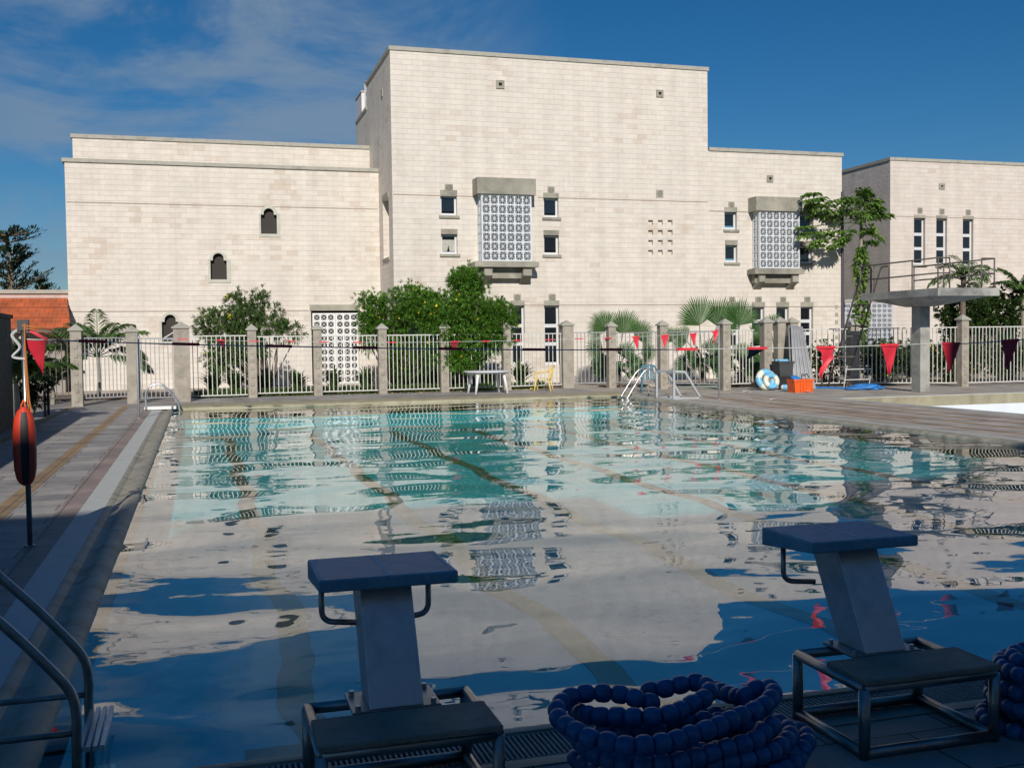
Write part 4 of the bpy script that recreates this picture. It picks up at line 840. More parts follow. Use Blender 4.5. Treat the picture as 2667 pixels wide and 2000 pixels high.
for (h_, rr) in prof:
    for j in range(n): a = 2 * math.pi * j / n; b.v.append((-1.415 + rr * math.cos(a), YN - .115 + rr * .8 * math.sin(a), .54 + h_))
for i in range(len(prof) - 1):
    for j in range(n):
        b.f.append((i * n + j, i * n + (j + 1) % n, (i + 1) * n + (j + 1) % n, (i + 1) * n + j)); b.m.append(0)
b.build('float_body', M_fl, fn, smooth=True)
b = MB(); sg = 5
for (h_, rr) in prof[1:-1]:
    for j in range(sg + 1): a = -math.pi / 2 - .35 + .7 * j / sg + .12; b.v.append((-1.415 + (rr + .003) * math.cos(a), YN - .115 + (rr + .003) * .8 * math.sin(a), .54 + h_))
for i in range(len(prof) - 3):
    for j in range(sg): b.f.append((i * (sg + 1) + j, i * (sg + 1) + j + 1, (i + 1) * (sg + 1) + j + 1, (i + 1) * (sg + 1) + j)); b.m.append(0)
b.build('centre_band', M_blk, fn, smooth=True)
MB().tube(arc([(-1.40, YN - .1, 1.19), (-1.42, YN - .06, 1.27), (-1.44, YN - .1, 1.19)], .03), .006, 5).build('hanging_loop', M_orng, fn)
def pennants(label, Y, pts, flags, base):
    root = empty('pennant_line', (base[0], Y, 1.7), label, 'pennant line')
    w3 = [A(x, y, Y) for x, y in pts]; w3 = [Vector((-1.41, Y, w3[0].z + .03))] + w3 + base[1]
    c = catmull(w3, 6); MB().tube(c, .006, 5).build('cord', M_cord, root)
    def at(x):
        for i in range(len(c) - 1):
            if c[i].x <= x <= c[i + 1].x: return c[i] + (c[i + 1] - c[i]) * ((x - c[i].x) / max(1e-6, c[i + 1].x - c[i].x))
        return c[-1]
    for (px, ang, dark, style) in flags:
        X = A(px, 890, Y).x; hw = .115; n = 8; L_ = .32; b = MB(); top = MB()
        ny = 9; ca_, sa_ = math.cos(R_(ang)), math.sin(R_(ang)); L_ = .035 if ang > 80 else L_
        for j in range(ny + 1):
            t = j / ny; wv = hw * (1 - t) + .004; L2 = L_ * t
            cxo = 0
            if style == 'twist': cxo = .03 * math.sin(t * 5); wv *= (.62 + .38 * math.cos(t * 9) ** 2)
            if style == 'fold': cxo = .06 * t; wv *= .85
            for i in range(n + 1):
                s_ = -1 + 2 * i / n; q = at(X + s_ * hw); ww = s_ * wv + cxo
                cv = .02 * math.sin(s_ * 2.6 + t * 4) * (1 if style != 'flat' else .4) * (t + .1)
                ds = -L2 * ca_; dy = L2 * sa_
                b.v.append((X + ww, Y + dy + cv, q.z * (1 - 0) + ds - .004))
        for j in range(ny):
            for i in range(n): a = j * (n + 1) + i; b.f.append((a, a + 1, a + n + 2, a + n + 1)); b.m.append(0)
        o = b.build('flag', M_red, root, smooth=True)
        q0, q1 = at(X - hw), at(X + hw); MB().bar((X - hw, Y - .002, q0.z + .002), (X + hw, Y - .002, q1.z + .002), .026, .016).build('hem', M_red, o)
    return root
near_pts = [(63, 883), (237, 889.5), (484, 897), (726, 902), (950, 906), (1175, 909), (1390, 911), (1592, 911), (1787, 910), (1961, 907.5), (2148, 905), (2316, 899), (2476, 894), (2631, 887)]
near_fl = [(85, 20, 0, 'fold'), (242, 92, 0, 'flat'), (484, 93, 0, 'flat'), (727, 94, 1, 'flat'), (950, 95, 1, 'flat'), (1172, 95, 1, 'flat'), (1390, 96, 1, 'flat'), (1592, 96, 1, 'flat'), (1788, 96, 0, 'flat'), (1972, 70, 0, 'fold'), (2150, 8, 0, 'twist'), (2316, 14, 0, 'fold'), (2477, 5, 0, 'flat'), (2630, 6, 1, 'flat')]
pennants('string of red pennants across the near half of the pool, largest flags at the right', YN, near_pts, near_fl, (6, [Vector((13.9, YN, 1.9))]))
far_pts = [(468, 884), (560, 886), (661, 888.6), (758, 889), (843, 891), (932, 891.5), (1023, 892), (1115, 891), (1185, 890), (1265, 889), (1349, 887), (1432, 885), (1508, 882.6), (1581, 881), (1656, 877.6), (1732, 873.6), (1805, 869.5), (1862, 862)]
far_fl = [(476, 92, 0, 'flat'), (575, 55, 0, 'fold'), (661, 93, 0, 'flat'), (758, 94, 0, 'flat'), (843, 94, 0, 'flat'), (932, 95, 0, 'flat'), (1022, 95, 1, 'flat'), (1185, 48, 0, 'flat'), (1265, 92, 0, 'flat'), (1349, 92, 0, 'flat'), (1432, 93, 0, 'flat'), (1508, 92, 0, 'flat'), (1584, 75, 0, 'fold'), (1656, 8, 0, 'fold'), (1732, 5, 0, 'flat'), (1805, 10, 0, 'fold'), (1862, 0, 0, 'twist')]
pennants('string of small red pennants across the far end of the pool', YF, far_pts, far_fl, (6, [Vector((13.85, 26.4, 2.0))]))
# ------------------------------------------------------------------ furniture by the pool
tb = empty('plastic_table', (8.95, 33.0, 0), 'white round plastic table on splayed legs in front of the big bush', 'table')
c = Vector((8.98, 33.0, 0)); b = MB(); n = 40; b.tube([(c.x, c.y, .70), (c.x, c.y, .735)], .78, n)
b.build('tabletop', M_tabl, tb, bevel=.008); b = MB(); b.tube([(c.x, c.y, .655), (c.x, c.y, .699)], .68, n, False); b.build('apron', M_tabl, tb)
for sx, sy in ((-1, -1), (1, -1), (-1, 1), (1, 1)): MB().tube([(c.x + sx * .42, c.y + sy * .42, .70), (c.x + sx * .53, c.y + sy * .5, 0)], [.055, .035], 8).build('leg', M_tabl, tb, smooth=True)
def armchair(X, Y, rz, m, label):
    root = empty('plastic_chair', (X, Y, 0), label, 'chair', None, rz); T = world_loc(root)
    def P(l): return [T @ Vector(p) for p in l]
    b = MB(); b.hexa(P([(-.24, -.22, .40), (.24, -.22, .42), (.22, .22, .385), (-.22, .22, .385), (-.24, -.22, .43), (.24, -.22, .45), (.22, .22, .415), (-.22, .22, .415)])); b.build('seat', m, root, bevel=.012)
    for sx in (-1, 1):
        MB().tube(P([(sx * .23, -.2, .42), (sx * .26, -.26, 0)]), [.032, .022], 6).build('leg', m, root, smooth=True); MB().tube(P([(sx * .21, .2, .42), (sx * .25, .30, 0)]), [.032, .022], 6).build('leg', m, root, smooth=True)
        MB().tube(catmull(P([(sx * .24, -.24, .42), (sx * .27, -.25, .60), (sx * .28, -.16, .65), (sx * .28, .1, .66), (sx * .24, .27, .74)]), 4), .024, 6).build('armrest', m, root, smooth=True)
    b = MB(); b.tube(catmull(P([(-.24, .22, .40), (-.25, .27, .66), (-.19, .33, .82), (0, .37, .86), (.19, .33, .82), (.25, .27, .66), (.24, .22, .40)]), 5), .026, 6)
    for x in (-.15, -.075, 0, .075, .15): b.bar(*P([(x, .22, .42), (x * .95, .355, .84)]), .042, .012)
    b.build('backrest', m, root); return root
armchair(10.95, 33.2, R_(-118), M_yel, 'yellow plastic armchair standing beside the white table')
armchair(13.75, 30.9, R_(-20), M_teal, 'dark teal chair behind the chrome ladder at the far right corner')
tf = empty('slanted_stand', (14.3, 27.4, 0), 'low pale grey metal frame with slanting sides right of the teal chair', 'frame')
def fr3(px, py, Y): return A(*f4(px, py), Y)
y1_, y2_ = 27.6, 26.9
a = [fr3(775, 1195, y1_), fr3(775, 985, y1_), fr3(870, 985, y1_), fr3(1010, 1195, y1_)]
c_ = [fr3(940, 1210, y2_), fr3(940, 985, y2_), fr3(1045, 990, y2_), fr3(1195, 1210, y2_)]
for s_ in (a, c_):
    s_[0].z = .02; s_[3].z = .02
    b = MB()
    for i in range(4): b.bar(s_[i], s_[(i + 1) % 4], .06, .05)
    b.build('side_frame', M_barg if False else mat('pale_grey_metal', (.42, .44, .46), .5, .2), tf)
for i in range(4): MB().bar(a[i], c_[i], .05, .05).build('cross_bar', mat('pale_grey_metal', (0, 0, 0)), tf)
# swim rings
def torus(b, c, R1, r1, ax, n=32, m_=10, split=None):
    ax = Vector(ax).normalized(); u = ax.orthogonal().normalized(); w_ = ax.cross(u); base = len(b.v)
    for i in range(n):
        a = 2 * math.pi * i / n; d = u * math.cos(a) + w_ * math.sin(a)
        for j in range(m_): q = 2 * math.pi * j / m_; b.v.append(tuple(Vector(c) + d * (R1 + r1 * math.cos(q)) + ax * r1 * math.sin(q)))
    for i in range(n):
        for j in range(m_):
            b.f.append((base + i * m_ + j, base + ((i + 1) % n) * m_ + j, base + ((i + 1) % n) * m_ + (j + 1) % m_, base + i * m_ + (j + 1) % m_)); b.m.append(0 if (split and (i * split // n) % 2) else 1)
ctr = Z(*f4(1825, 1168), 0); sc_ = ctr.y
b = MB(); torus(b, (ctr.x, ctr.y, .355), .245, .105, (-.1, -1, .25), split=6); tag(b.build('swim_ring', [M_lblue, M_cream], smooth=True), 'large cream and light blue inflatable swim ring propped upright by the dark tub', 'swim ring')
b = MB(); torus(b, (ctr.x + .10, ctr.y - .16, .31), .19, .085, (-.1, -1, .35), split=4); tag(b.build('swim_ring', [M_cream, M_lblue], smooth=True), 'smaller swim ring leaning on the front of the large one', 'swim ring')
b = MB(); torus(b, (ctr.x + .9, ctr.y + .3, .09), .3, .085, (0, 0, 1), split=6); tag(b.build('swim_ring', [M_lblue, M_cream], smooth=True), 'blue and white swim ring lying flat behind the orange crate', 'swim ring')
tcx = A(*f4(1985, 1000), 30.3)
tu = empty('storage_tub', (tcx.x, 30.3, 0), 'dark grey lidless tub stacked full beside the swim rings', 'tub')
def tub(parent, x, y, z0, z1, w0, w1, d, m, name):
    b = MB(); i = .03; b.add([(x - w0, y - d, z0), (x + w0, y - d, z0), (x + w0, y + d, z0), (x - w0, y + d, z0), (x - w1, y - d * 1.1, z1), (x + w1, y - d * 1.1, z1), (x + w1, y + d * 1.1, z1), (x - w1, y + d * 1.1, z1), (x - w1 + i, y - d * 1.1 + i, z1), (x + w1 - i, y - d * 1.1 + i, z1), (x + w1 - i, y + d * 1.1 - i, z1), (x - w1 + i, y + d * 1.1 - i, z1), (x - w0, y - d + i, z1 - .12), (x + w0, y - d + i, z1 - .12), (x + w0, y + d - i, z1 - .12), (x - w0, y + d - i, z1 - .12)],
        [(3, 2, 1, 0), (0, 1, 5, 4), (1, 2, 6, 5), (2, 3, 7, 6), (3, 0, 4, 7), (4, 5, 9, 8), (5, 6, 10, 9), (6, 7, 11, 10), (7, 4, 8, 11), (8, 9, 13, 12), (9, 10, 14, 13), (10, 11, 15, 14), (11, 8, 12, 15), (12, 13, 14, 15)])
    b.box((x - w1 - .02, y - d * 1.1 - .02, z1 - .06), (x + w1 + .02, y - d * 1.1 - .001, z1)); return b.build(name, m, parent)
tub(tu, tcx.x, 30.3, 0, .44, .22, .25, .2, M_blk, 'lower_tub'); tub(tu, tcx.x, 30.3, .442, .92, .22, .27, .22, M_tub, 'upper_tub')
b = MB()
for i in range(9): b.sphere((tcx.x + random.uniform(-.17, .17), 30.3 + random.uniform(-.15, .15), .94), (random.uniform(.06, .11), .05), 8, 5, None)
tag(b.build('folded_vinyl', M_lblue, smooth=True), 'crumpled light blue vinyl heaped in the dark grey tub', 'vinyl')
cc = A(*f4(2150, 1180), 28.6)
cr = empty('plastic_crate', (cc.x, 28.6, 0), 'orange plastic crate on the deck in front of the metal sheets', 'crate')
tub(cr, cc.x, 28.6, 0, .40, .30, .335, .2, M_orng, 'crate_body')
b = MB()
for x in (-.3, -.1, .0, .1, .3): b.box((cc.x + x - .014, 28.6 - .235, .02), (cc.x + x + .014, 28.6 - .2, .36))
b.build('ribs', M_orng, cr)
b = MB(); b.sphere((cc.x - .13, 28.6, .43), (.17, .05), 20, 8, (.15, -.5, 1)); tag(b.build('kickboard', M_blue, smooth=True), 'blue rounded kickboard sticking out of the orange crate', 'kickboard')
b = MB(); q = (cc.x + .15, 28.6, .40)
b.tube(catmull([Vector(p) for p in ((q[0] - .1, q[1], .36), (q[0] - .06, q[1], .55), (q[0] + .02, q[1], .50), (q[0] + .1, q[1], .56), (q[0] + .16, q[1], .44))], 5), .018, 6); tag(b.build('goggle_strap', M_rock, smooth=True), 'dark strap tangled on top of the orange crate', 'strap')
# leaning corrugated sheets
sh = empty('metal_sheets', (18.9, 30.5, 0), 'stack of grey corrugated sheets leaning on the fence behind the orange crate', 'metal sheets')
def sheet(dx, m, nm, off):
    tl, tr_, bl, br = A(*f5(-30 + dx, 545), 30.9 - off), A(*f5(85 + dx, 555), 30.9 - off), A(*f5(-5 + dx, 1020), 30.0 - off), A(*f5(215 + dx, 1080), 29.7 - off)
    bl.z = .03; br.z = .03; nx_ = 60; b = MB(); 
    for j in (0, 1):
        for i in range(nx_ + 1):
            t = i / nx_; p = (tl.lerp(tr_, t) if j else bl.lerp(br, t)); rg = .025 * (1 if (i % 12) in (1, 2, 3) else -.2 if (i % 4) else .25); b.v.append((p.x, p.y - rg, p.z))
    for i in range(nx_): b.f.append((i, i + 1, nx_ + 2 + i, nx_ + 1 + i)); b.m.append(0)
    o = b.build(nm, m, sh); md = o.modifiers.new('s', 'SOLIDIFY'); md.thickness = .006
sheet(0, M_sheet, 'front_sheet', 0); sheet(-26, mat('dark_sheet', (.26, .27, .28), .5, .3), 'rear_sheet', -.15)
# blue pile of cover
b = MB(); q = Z(*f5(690, 1160), 0)
for i in range(9):
    pts = []
    for j in range(9): a = j / 8 * 5.0 + i * 1.3; pts.append(Vector((q.x + (.75 - i * .05) * math.cos(a) * random.uniform(.6, 1.05), q.y + .45 * math.sin(a) * random.uniform(.6, 1), .03 + .012 * i + random.uniform(0, .02))))
    b.tube(catmull(pts, 5), [.035] * ((len(pts) - 1) * 5 + 1), 6)
q2 = Z(*f5(205, 1150), 0); b.tube(catmull([q2 + Vector((0, 0, .03)), q2.lerp(q, .3) + Vector((0, .05, .03)), q2.lerp(q, .7) + Vector((0, -.03, .03)), q + Vector((0, 0, .05))], 6), .035, 6)
tag(b.build('pool_hose', M_blue, smooth=True), 'bright blue flat hose heaped on the deck left of the diving platform pillar', 'hose')
for i, (px, py, lb) in enumerate(((1615, 1185, 'white scrap of paper on the deck left of the swim rings'), (1655, 1190, 'second white scrap beside the first, nearer the swim rings'), (2215, 1185, 'white scrap on the deck right beside the orange crate'), (1905, 1262, 'small pale scrap on the deck in front of the swim rings'))):
    p = Z(*f4(px, py), 0); b = MB(); n = 8
    for j in range(n): a = 2 * math.pi * j / n; rr = random.uniform(.05, .12); b.v.append((p.x + rr * 1.3 * math.cos(a), p.y + rr * math.sin(a), .006 + random.uniform(0, .03)))
    b.v.append((p.x, p.y, .04))
    for j in range(n): b.f.append((j, (j + 1) % n, n)); b.m.append(0)
    tag(b.build('paper_scrap', M_tabl), lb, 'scrap')
# ------------------------------------------------------------------ vegetation
LM = dict(bush=leafmat('oleander_leaf', (.06, .15, .018), (.15, .32, .04)), airy=leafmat('airy_leaf', (.06, .11, .03), (.15, .25, .07)), fan=leafmat('fan_leaf', (.035, .10, .025), (.09, .18, .055), 1.5, .12),
          palm=leafmat('palm_leaf', (.05, .10, .03), (.14, .24, .06)), strap=leafmat('strap_leaf', (.04, .09, .02), (.12, .22, .045)), pap=leafmat('papaya_leaf', (.07, .16, .03), (.22, .36, .07)),
          shrub=leafmat('shrub_leaf', (.03, .065, .018), (.09, .16, .04)), dark=leafmat('dark_leaf', (.012, .028, .014), (.04, .075, .03)))
rnd = random
def rv(): 
    while True:
        v = Vector((rnd.uniform(-1, 1), rnd.uniform(-1, 1), rnd.uniform(-1, 1)))
        if .05 < v.length < 1: return v
def leaf(b, p, d, L_, w_, droop=.2):
    d = d.normalized(); s_ = d.cross(Vector((rnd.uniform(-.4, .4), rnd.uniform(-.4, .4), 1)))
    if s_.length < 1e-3: s_ = Vector((1, 0, 0))
    s_.normalize(); m_ = p + d * L_ * .5 + Vector((0, 0, .02 * L_)); e = p + d * L_ - Vector((0, 0, droop * L_))
    b.v += [tuple(p), tuple(m_ + s_ * w_ / 2), tuple(e), tuple(m_ - s_ * w_ / 2)]; n = len(b.v); b.f.append((n - 4, n - 3, n - 2, n - 1)); b.m.append(0)
def tuft(b, p, d, n, L_, w_, spread=.9):
    for _ in range(n): leaf(b, p + rv() * .03, d.normalized() + rv() * spread, L_ * rnd.uniform(.7, 1.2), w_, rnd.uniform(.05, .35))
def flowers(b, p, r_=.05):
    for k_ in range(5): a = k_ * 1.256; d = Vector((math.cos(a), -.4, math.sin(a))); leaf(b, p, d, r_, r_ * .9, 0)
def bush(name, base, lobes, ntuft, label, cat, leafm, L_=.16, w_=.028, fl=0, nleaf=9, trunk=.06, hollow=.45, flr=.06, group=None, stems=True):
    """lobes: (centre, radii) ellipsoids; tufts on and inside them, joined to the base by branches"""
    root = empty(name, base, label, cat, group); b = MB(); br = MB(); fb = MB(); base = Vector(base); tot = sum(l_[1][0] * l_[1][2] for l_ in lobes)
    for (c, rd) in lobes:
        c = Vector(c); k_ = int(ntuft * rd[0] * rd[2] / tot)
        subs = [(c + Vector((u.x * rd[0], u.y * rd[1], u.z * rd[2])) * .78, rnd.uniform(.22, .42)) for u in [rv().normalized() * rnd.uniform(.55, 1.) for _ in range(max(6, k_ // 22))]]
        for i in range(k_):
            if rnd.random() < .75:
                sc, sr = rnd.choice(subs); u = rv().normalized() * rnd.uniform(.3, 1.) * sr; p = sc + u; d = u.normalized() + (p - c).normalized() * .8 + Vector((0, 0, .35))
            else:
                u = rv().normalized() * rnd.uniform(hollow, 1.); p = c + Vector((u.x * rd[0], u.y * rd[1], u.z * rd[2])); d = Vector((u.x, u.y, u.z + .4))
            if p.z < .05: continue
            tuft(b, p, d, nleaf, L_, w_)
            if fl and rnd.random() < fl: flowers(fb, p + d.normalized() * .1 + Vector((0, -.05, .02)), flr)
        if stems:
            for sc, sr in subs[::2]:
                m_ = base.lerp(sc, .45) + Vector((rnd.uniform(-.1, .1), rnd.uniform(-.1, .1), -.08)); br.tube(catmull([base + Vector((rnd.uniform(-.08, .08), rnd.uniform(-.08, .08), 0)), m_, sc], 4), [trunk * (1 - .8 * i / 8) for i in range(9)], 5)
    b.build('foliage', leafm, root)
    if stems: br.build('trunk', M_bark, root)
    if fl and fb.v: tag(fb.build('flowers', M_petal, root), kind='stuff')
    return root
YB_ = 36.6
def C_(px, py, Y=YB_): return tuple(A(px, py, Y))
def R__(rx, rz, Y=YB_, ry=.8): s_ = Y * 1.0 / 2740; return (rx * s_, ry, rz * s_)
# big bush, crown reaching over the fence
bx = A(1190, 1000, 36.2); 
bush('oleander_bush', (bx.x, 36.4, 0), [(C_(1195, 845, 35.4), R__(125, 95, 35.4, 1.5)), (C_(1215, 745, 36), R__(60, 55, 36, .8)), (C_(1290, 850, 35.2), R__(60, 80, 35.2, .8)), (C_(1190, 930, 35.0), R__(100, 35, 35, .9)), (C_(1100, 800, 36.4), R__(70, 50, 36.4, .8))], 6500, 'large dense green oleander bush with small yellow flowers, spilling over the fence behind the table', 'bush', LM['bush'], .17, .036, .01, 10, .09)
bx2 = A(1040, 1000, 37.6)
bush('oleander_bush', (bx2.x, 37.8, 0), [(C_(1015, 830, 37.4), R__(85, 85, 37.4, 1.0)), (C_(970, 800, 37.4), R__(38, 45, 37.4, .6)), (C_(1060, 770, 37.6), R__(40, 38, 37.6, .6)), (C_(1060, 940, 37.2), R__(75, 75, 37.2, .9)), (C_(1180, 970, 37.2), R__(90, 50, 37.2, .7)), (C_(960, 870, 37.2), R__(20, 60, 37.2, .4))], 3200, 'looser green oleander bush with yellow buds, between the lattice door and the large dense bush', 'bush', LM['bush'], .17, .036, .01, 9, .07)
# airy bush left
ab = A(700, 1020, 37.5)
bush('oleander_tree', (ab.x, 37.5, 0), [(C_(650, 835, 37.3), R__(95, 50, 37.3, .9)), (C_(620, 790, 37.3), R__(25, 40, 37.3, .4)), (C_(675, 785, 37.3), R__(22, 32, 37.3, .4)), (C_(560, 850, 37.2), R__(55, 45, 37.2, .6)), (C_(745, 870, 37.3), R__(48, 28, 37.3, .5)), (C_(575, 925, 37), R__(55, 40, 37, .6)), (C_(640, 900, 37.2), R__(80, 40, 37.2, .6))], 1900, 'small airy tree with narrow leaves and large yellow flowers, left of the lattice door', 'tree', LM['airy'], .2, .034, .006, 9, .05, .3, .12)
# strappy clumps
def strap_clump(px, Y, h_, n, label, leafm=LM['strap'], wd=.085, spread=1.6):
    p = A(px, 1000, Y); root = empty('strap_leaf_plant', (p.x, Y, 0), label, 'plant', 'strap leaved clumps behind the fence'); b = MB()
    for i in range(int(n * 1.8)):
        a = rnd.uniform(0, 6.28); out_ = rnd.uniform(.1, 1) * spread; hh = h_ * rnd.uniform(.7, 1.1) * (1 - .25 * out_); d = Vector((math.cos(a), math.sin(a), 0)); s_ = Vector((-math.sin(a), math.cos(a), 0)) * wd / 2; bs = Vector((p.x, Y, 0)) + d * rnd.uniform(0, .12); prev = None
        for j in range(6):
            t = j / 5; q = bs + d * (out_ * .6 * t * t * h_) + Vector((0, 0, hh * math.sin(t * (1.35 + .4 * out_)))); ww = s_ * (1 - t ** 2.5) + s_ * .05; b.v += [tuple(q - ww), tuple(q + ww)]; m_ = len(b.v)
            if j: b.f.append((m_ - 4, m_ - 3, m_ - 1, m_ - 2)); b.m.append(0)
    b.build('leaves', leafm, root); return root
strap_clump(555, 36.2, .95, 60, 'dark strap leaved clump left of the airy oleander trunk'); strap_clump(612, 36.3, 1.0, 60, 'taller strap leaved clump below the airy oleander'); strap_clump(690, 36.5, .85, 50, 'strap leaved clump right against the airy oleander trunk')
strap_clump(775, 36.2, .85, 60, 'strap leaved clump just left of the lattice door'); strap_clump(868, 36.2, .95, 45, 'strap leaved clump in front of the lattice door'); strap_clump(952, 36.3, .95, 55, 'strap leaved clump right of the lattice door'); strap_clump(1110, 36, .8, 60, 'strap leaved clump in the shade left of the white table')
strap_clump(1180, 36, .8, 60, 'strap leaved clump in the shade behind the table centre'); strap_clump(1270, 36, .8, 60, 'strap leaved clump behind the right legs of the table'); strap_clump(1355, 36, 1.1, 60, 'tall strap leaved clump behind the yellow chair'); strap_clump(1040, 36, .8, 50, 'strap leaved clump under the looser oleander bush')
b = MB()
for i in range(5200):
    p = Vector((rnd.uniform(-.2, 11.7), rnd.uniform(34.95, 35.7), rnd.uniform(.0, .22))); leaf(b, p, rv() + Vector((0, -.3, .5)), .14, .05, .3)
tag(b.build('groundcover', LM['strap']), 'low leafy green ground cover along the foot of the fence', 'ground cover', kind='stuff')
b = MB()
for i in range(150): p = Vector((rnd.uniform(2, 11.7), rnd.uniform(34.55, 34.95), .01)); leaf(b, p, Vector((rnd.uniform(-1, 1), rnd.uniform(-1, 1), .1)), .07, .05, 0)
tag(b.build('fallen_petals', M_petal), 'yellow petals fallen along the foot of the fence', 'petals', kind='stuff')
# palms
def frond(b, rb, base, az, el, L_, nl=26, leafL=.4, droop=1.0, wd=.028):
    pts = []; p = Vector(base); e = el; n = 14
    for i in range(n + 1):
        pts.append(p.copy()); d = Vector((math.cos(az) * math.cos(e), math.sin(az) * math.cos(e), math.sin(e))); p += d * L_ / n; e -= droop * 1.6 / n * (.4 + i / n)
    rb.tube(pts, [.018 * (1 - .8 * i / n) + .003 for i in range(n + 1)], 5); side_ = Vector((-math.sin(az), math.cos(az), 0))
    for i in range(nl):
        t = .18 + .82 * i / nl; f_ = t * n; j = min(n - 1, int(f_)); q = pts[j].lerp(pts[j + 1], f_ - j); d = (pts[j + 1] - pts[j]).normalized(); ll_ = leafL * math.sin(math.pi * (.12 + .8 * t)) 
        for s_ in (-1, 1):
            dd = side_ * s_ * .8 + d * .75 + Vector((0, 0, rnd.uniform(-.25, .25))); leaf(b, q, dd, ll_, wd, .35)
def pinnate(X, Y, hz, nf, L_, label, dirs=None, leafL=.42, tr=.07, group=None):
    root = empty('palm_tree', (X, Y, 0), label, 'palm'); b = MB(); rb = MB(); t = MB(); t.tube([(X, Y, 0), (X + .02, Y, hz * .5), (X, Y, hz)], [tr * 1.3, tr, tr * .9], 8)
    for i in range(nf):
        az = dirs[i][0] if dirs else i * 2.4; el = dirs[i][1] if dirs else R_(rnd.uniform(35, 82)); frond(b, rb, (X, Y, hz), az, el, L_ * rnd.uniform(.85, 1.1), 60, leafL, rnd.uniform(.5, 1.1), .062)
    b.build('fronds', LM['palm'], root); rb.build('frond_stems', LM['palm'], root); t.build('trunk', M_barkl, root); return root
pc = A(255, 930, 35.6)
pinnate(pc.x, 35.6, 1.35, 13, 1.75, 'small feather palm behind the left gate, against the wing', [(R_(a), R_(e)) for a, e in ((180, 62), (170, 30), (10, 72), (20, 30), (95, 86), (250, 60), (300, 45), (200, 10), (340, 5), (-20, 50), (140, 70), (220, 40), (60, 65))] , .62, .06)
pinnate(A(30, 1000, 25).x, 25.5, .9, 11, 1.3, 'dark feather palm in the shade by the left wall', None, .4)
pinnate(A(95, 1000, 30.5).x, 33.6, .5, 9, 1.3, 'low feather palm behind the dark fence at the left', None, .4)
def fan(b, c, d, up, R1, nseg=30, spread=R_(110)):
    """palmate leaf: pleated blade splitting into points"""
    d = d.normalized(); s_ = d.cross(up).normalized(); nrm = s_.cross(d); c = Vector(c)
    for i in range(nseg):
        a = -spread + 2 * spread * (i + .5) / nseg; da = spread / nseg; e = lambda ang, r_: c + (d * math.cos(ang) + s_ * math.sin(ang)) * r_ + nrm * (-.10 * r_ * r_ / R1 * abs(math.sin(ang)))
        Rr = R1 * (1 - .18 * abs(a / spread)) * rnd.uniform(.93, 1.05); pl = nrm * (.016 if i % 2 else -.016)
        v = [c, e(a - da, Rr * .60) - pl * .5, e(a - da * .6, Rr * .8), e(a, Rr) - Vector((0, 0, .04)), e(a + da * .6, Rr * .8), e(a + da, Rr * .60) - pl * .5, e(a, Rr * .60) + pl]
        b.add(v, [(0, 1, 6), (0, 6, 5), (1, 2, 6), (2, 3, 6), (3, 4, 6), (4, 5, 6)])
def fanpalm(X, Y, fans, label, trh=.5):
    root = empty('fan_palm', (X, Y, 0), label, 'palm', 'fan palms'); b = MB(); st = MB()
    for (px, py, yy, R1, dx, dz) in fans:
        c = A(px, py, yy); st.tube(catmull([Vector((X, Y, trh)), Vector((X, Y, trh)).lerp(c, .5) + Vector((0, 0, .12)), c], 4), .014, 5); fan(b, c, Vector((dx, -.15, dz)), Vector((rnd.uniform(-.15, .15), -1, rnd.uniform(-.1, .1))), R1 * 1.08, 30, R_(74))
    for i in range(20):
        a = rnd.uniform(0, 6.28); c = Vector((X + .65 * math.cos(a), Y + .4 * math.sin(a), trh + rnd.uniform(-.1, .5))); fan(b, c, Vector((math.cos(a), math.sin(a), rnd.uniform(-.5, .6))), Vector((0, -1, .5)), .55, 22); st.tube([(X, Y, trh), tuple(c)], .012, 5)
    b.build('fronds', LM['fan'], root); st.build('frond_stems', LM['palm'], root); MB().tube([(X, Y, 0), (X, Y, trh)], [.14, .1], 10).build('trunk', M_bark, root)
fanpalm(A(1610, 990, 36).x, 36., [(1580, 860, 35.8, .85, -.9, .7), (1622, 870, 35.4, .95, .1, 1), (1655, 880, 35.6, .8, .75, .7), (1570, 910, 35.5, .7, -1, .1), (1670, 920, 35.6, .6, 1, .1), (1625, 930, 35.3, .6, .2, .8)], 'fan palm left of centre right, behind the two middle grey fence posts')
fanpalm(A(1830, 990, 35.2).x, 35.2, [(1822, 848, 34.6, 1.15, -.25, 1), (1868, 850, 34.8, 1.08, .3, 1), (1790, 890, 34.5, .7, -.9, .5), (1750, 890, 34.9, .62, -.5, .9), (1850, 920, 34.4, .6, .2, .7)], 'tallest fan palm, with two upright fans above the grey fence', .6)
fanpalm(A(1930, 990, 34.6).x, 34.6, [(1925, 848, 34.2, 1.0, .1, 1), (1900, 880, 34.0, .7, -.4, .8), (1965, 880, 34.3, .6, .7, .7), (1930, 930, 33.8, .6, .1, .9)], 'fan palm between the tallest one and the leaning metal sheets', .5)
fanpalm(A(2020, 990, 35.6).x, 35.6, [(2010, 860, 35.4, .7, .5, .9), (1985, 900, 35.2, .6, -.3, .8)], 'small fan palm in front of the ground floor windows, beside the metal sheets', .5)
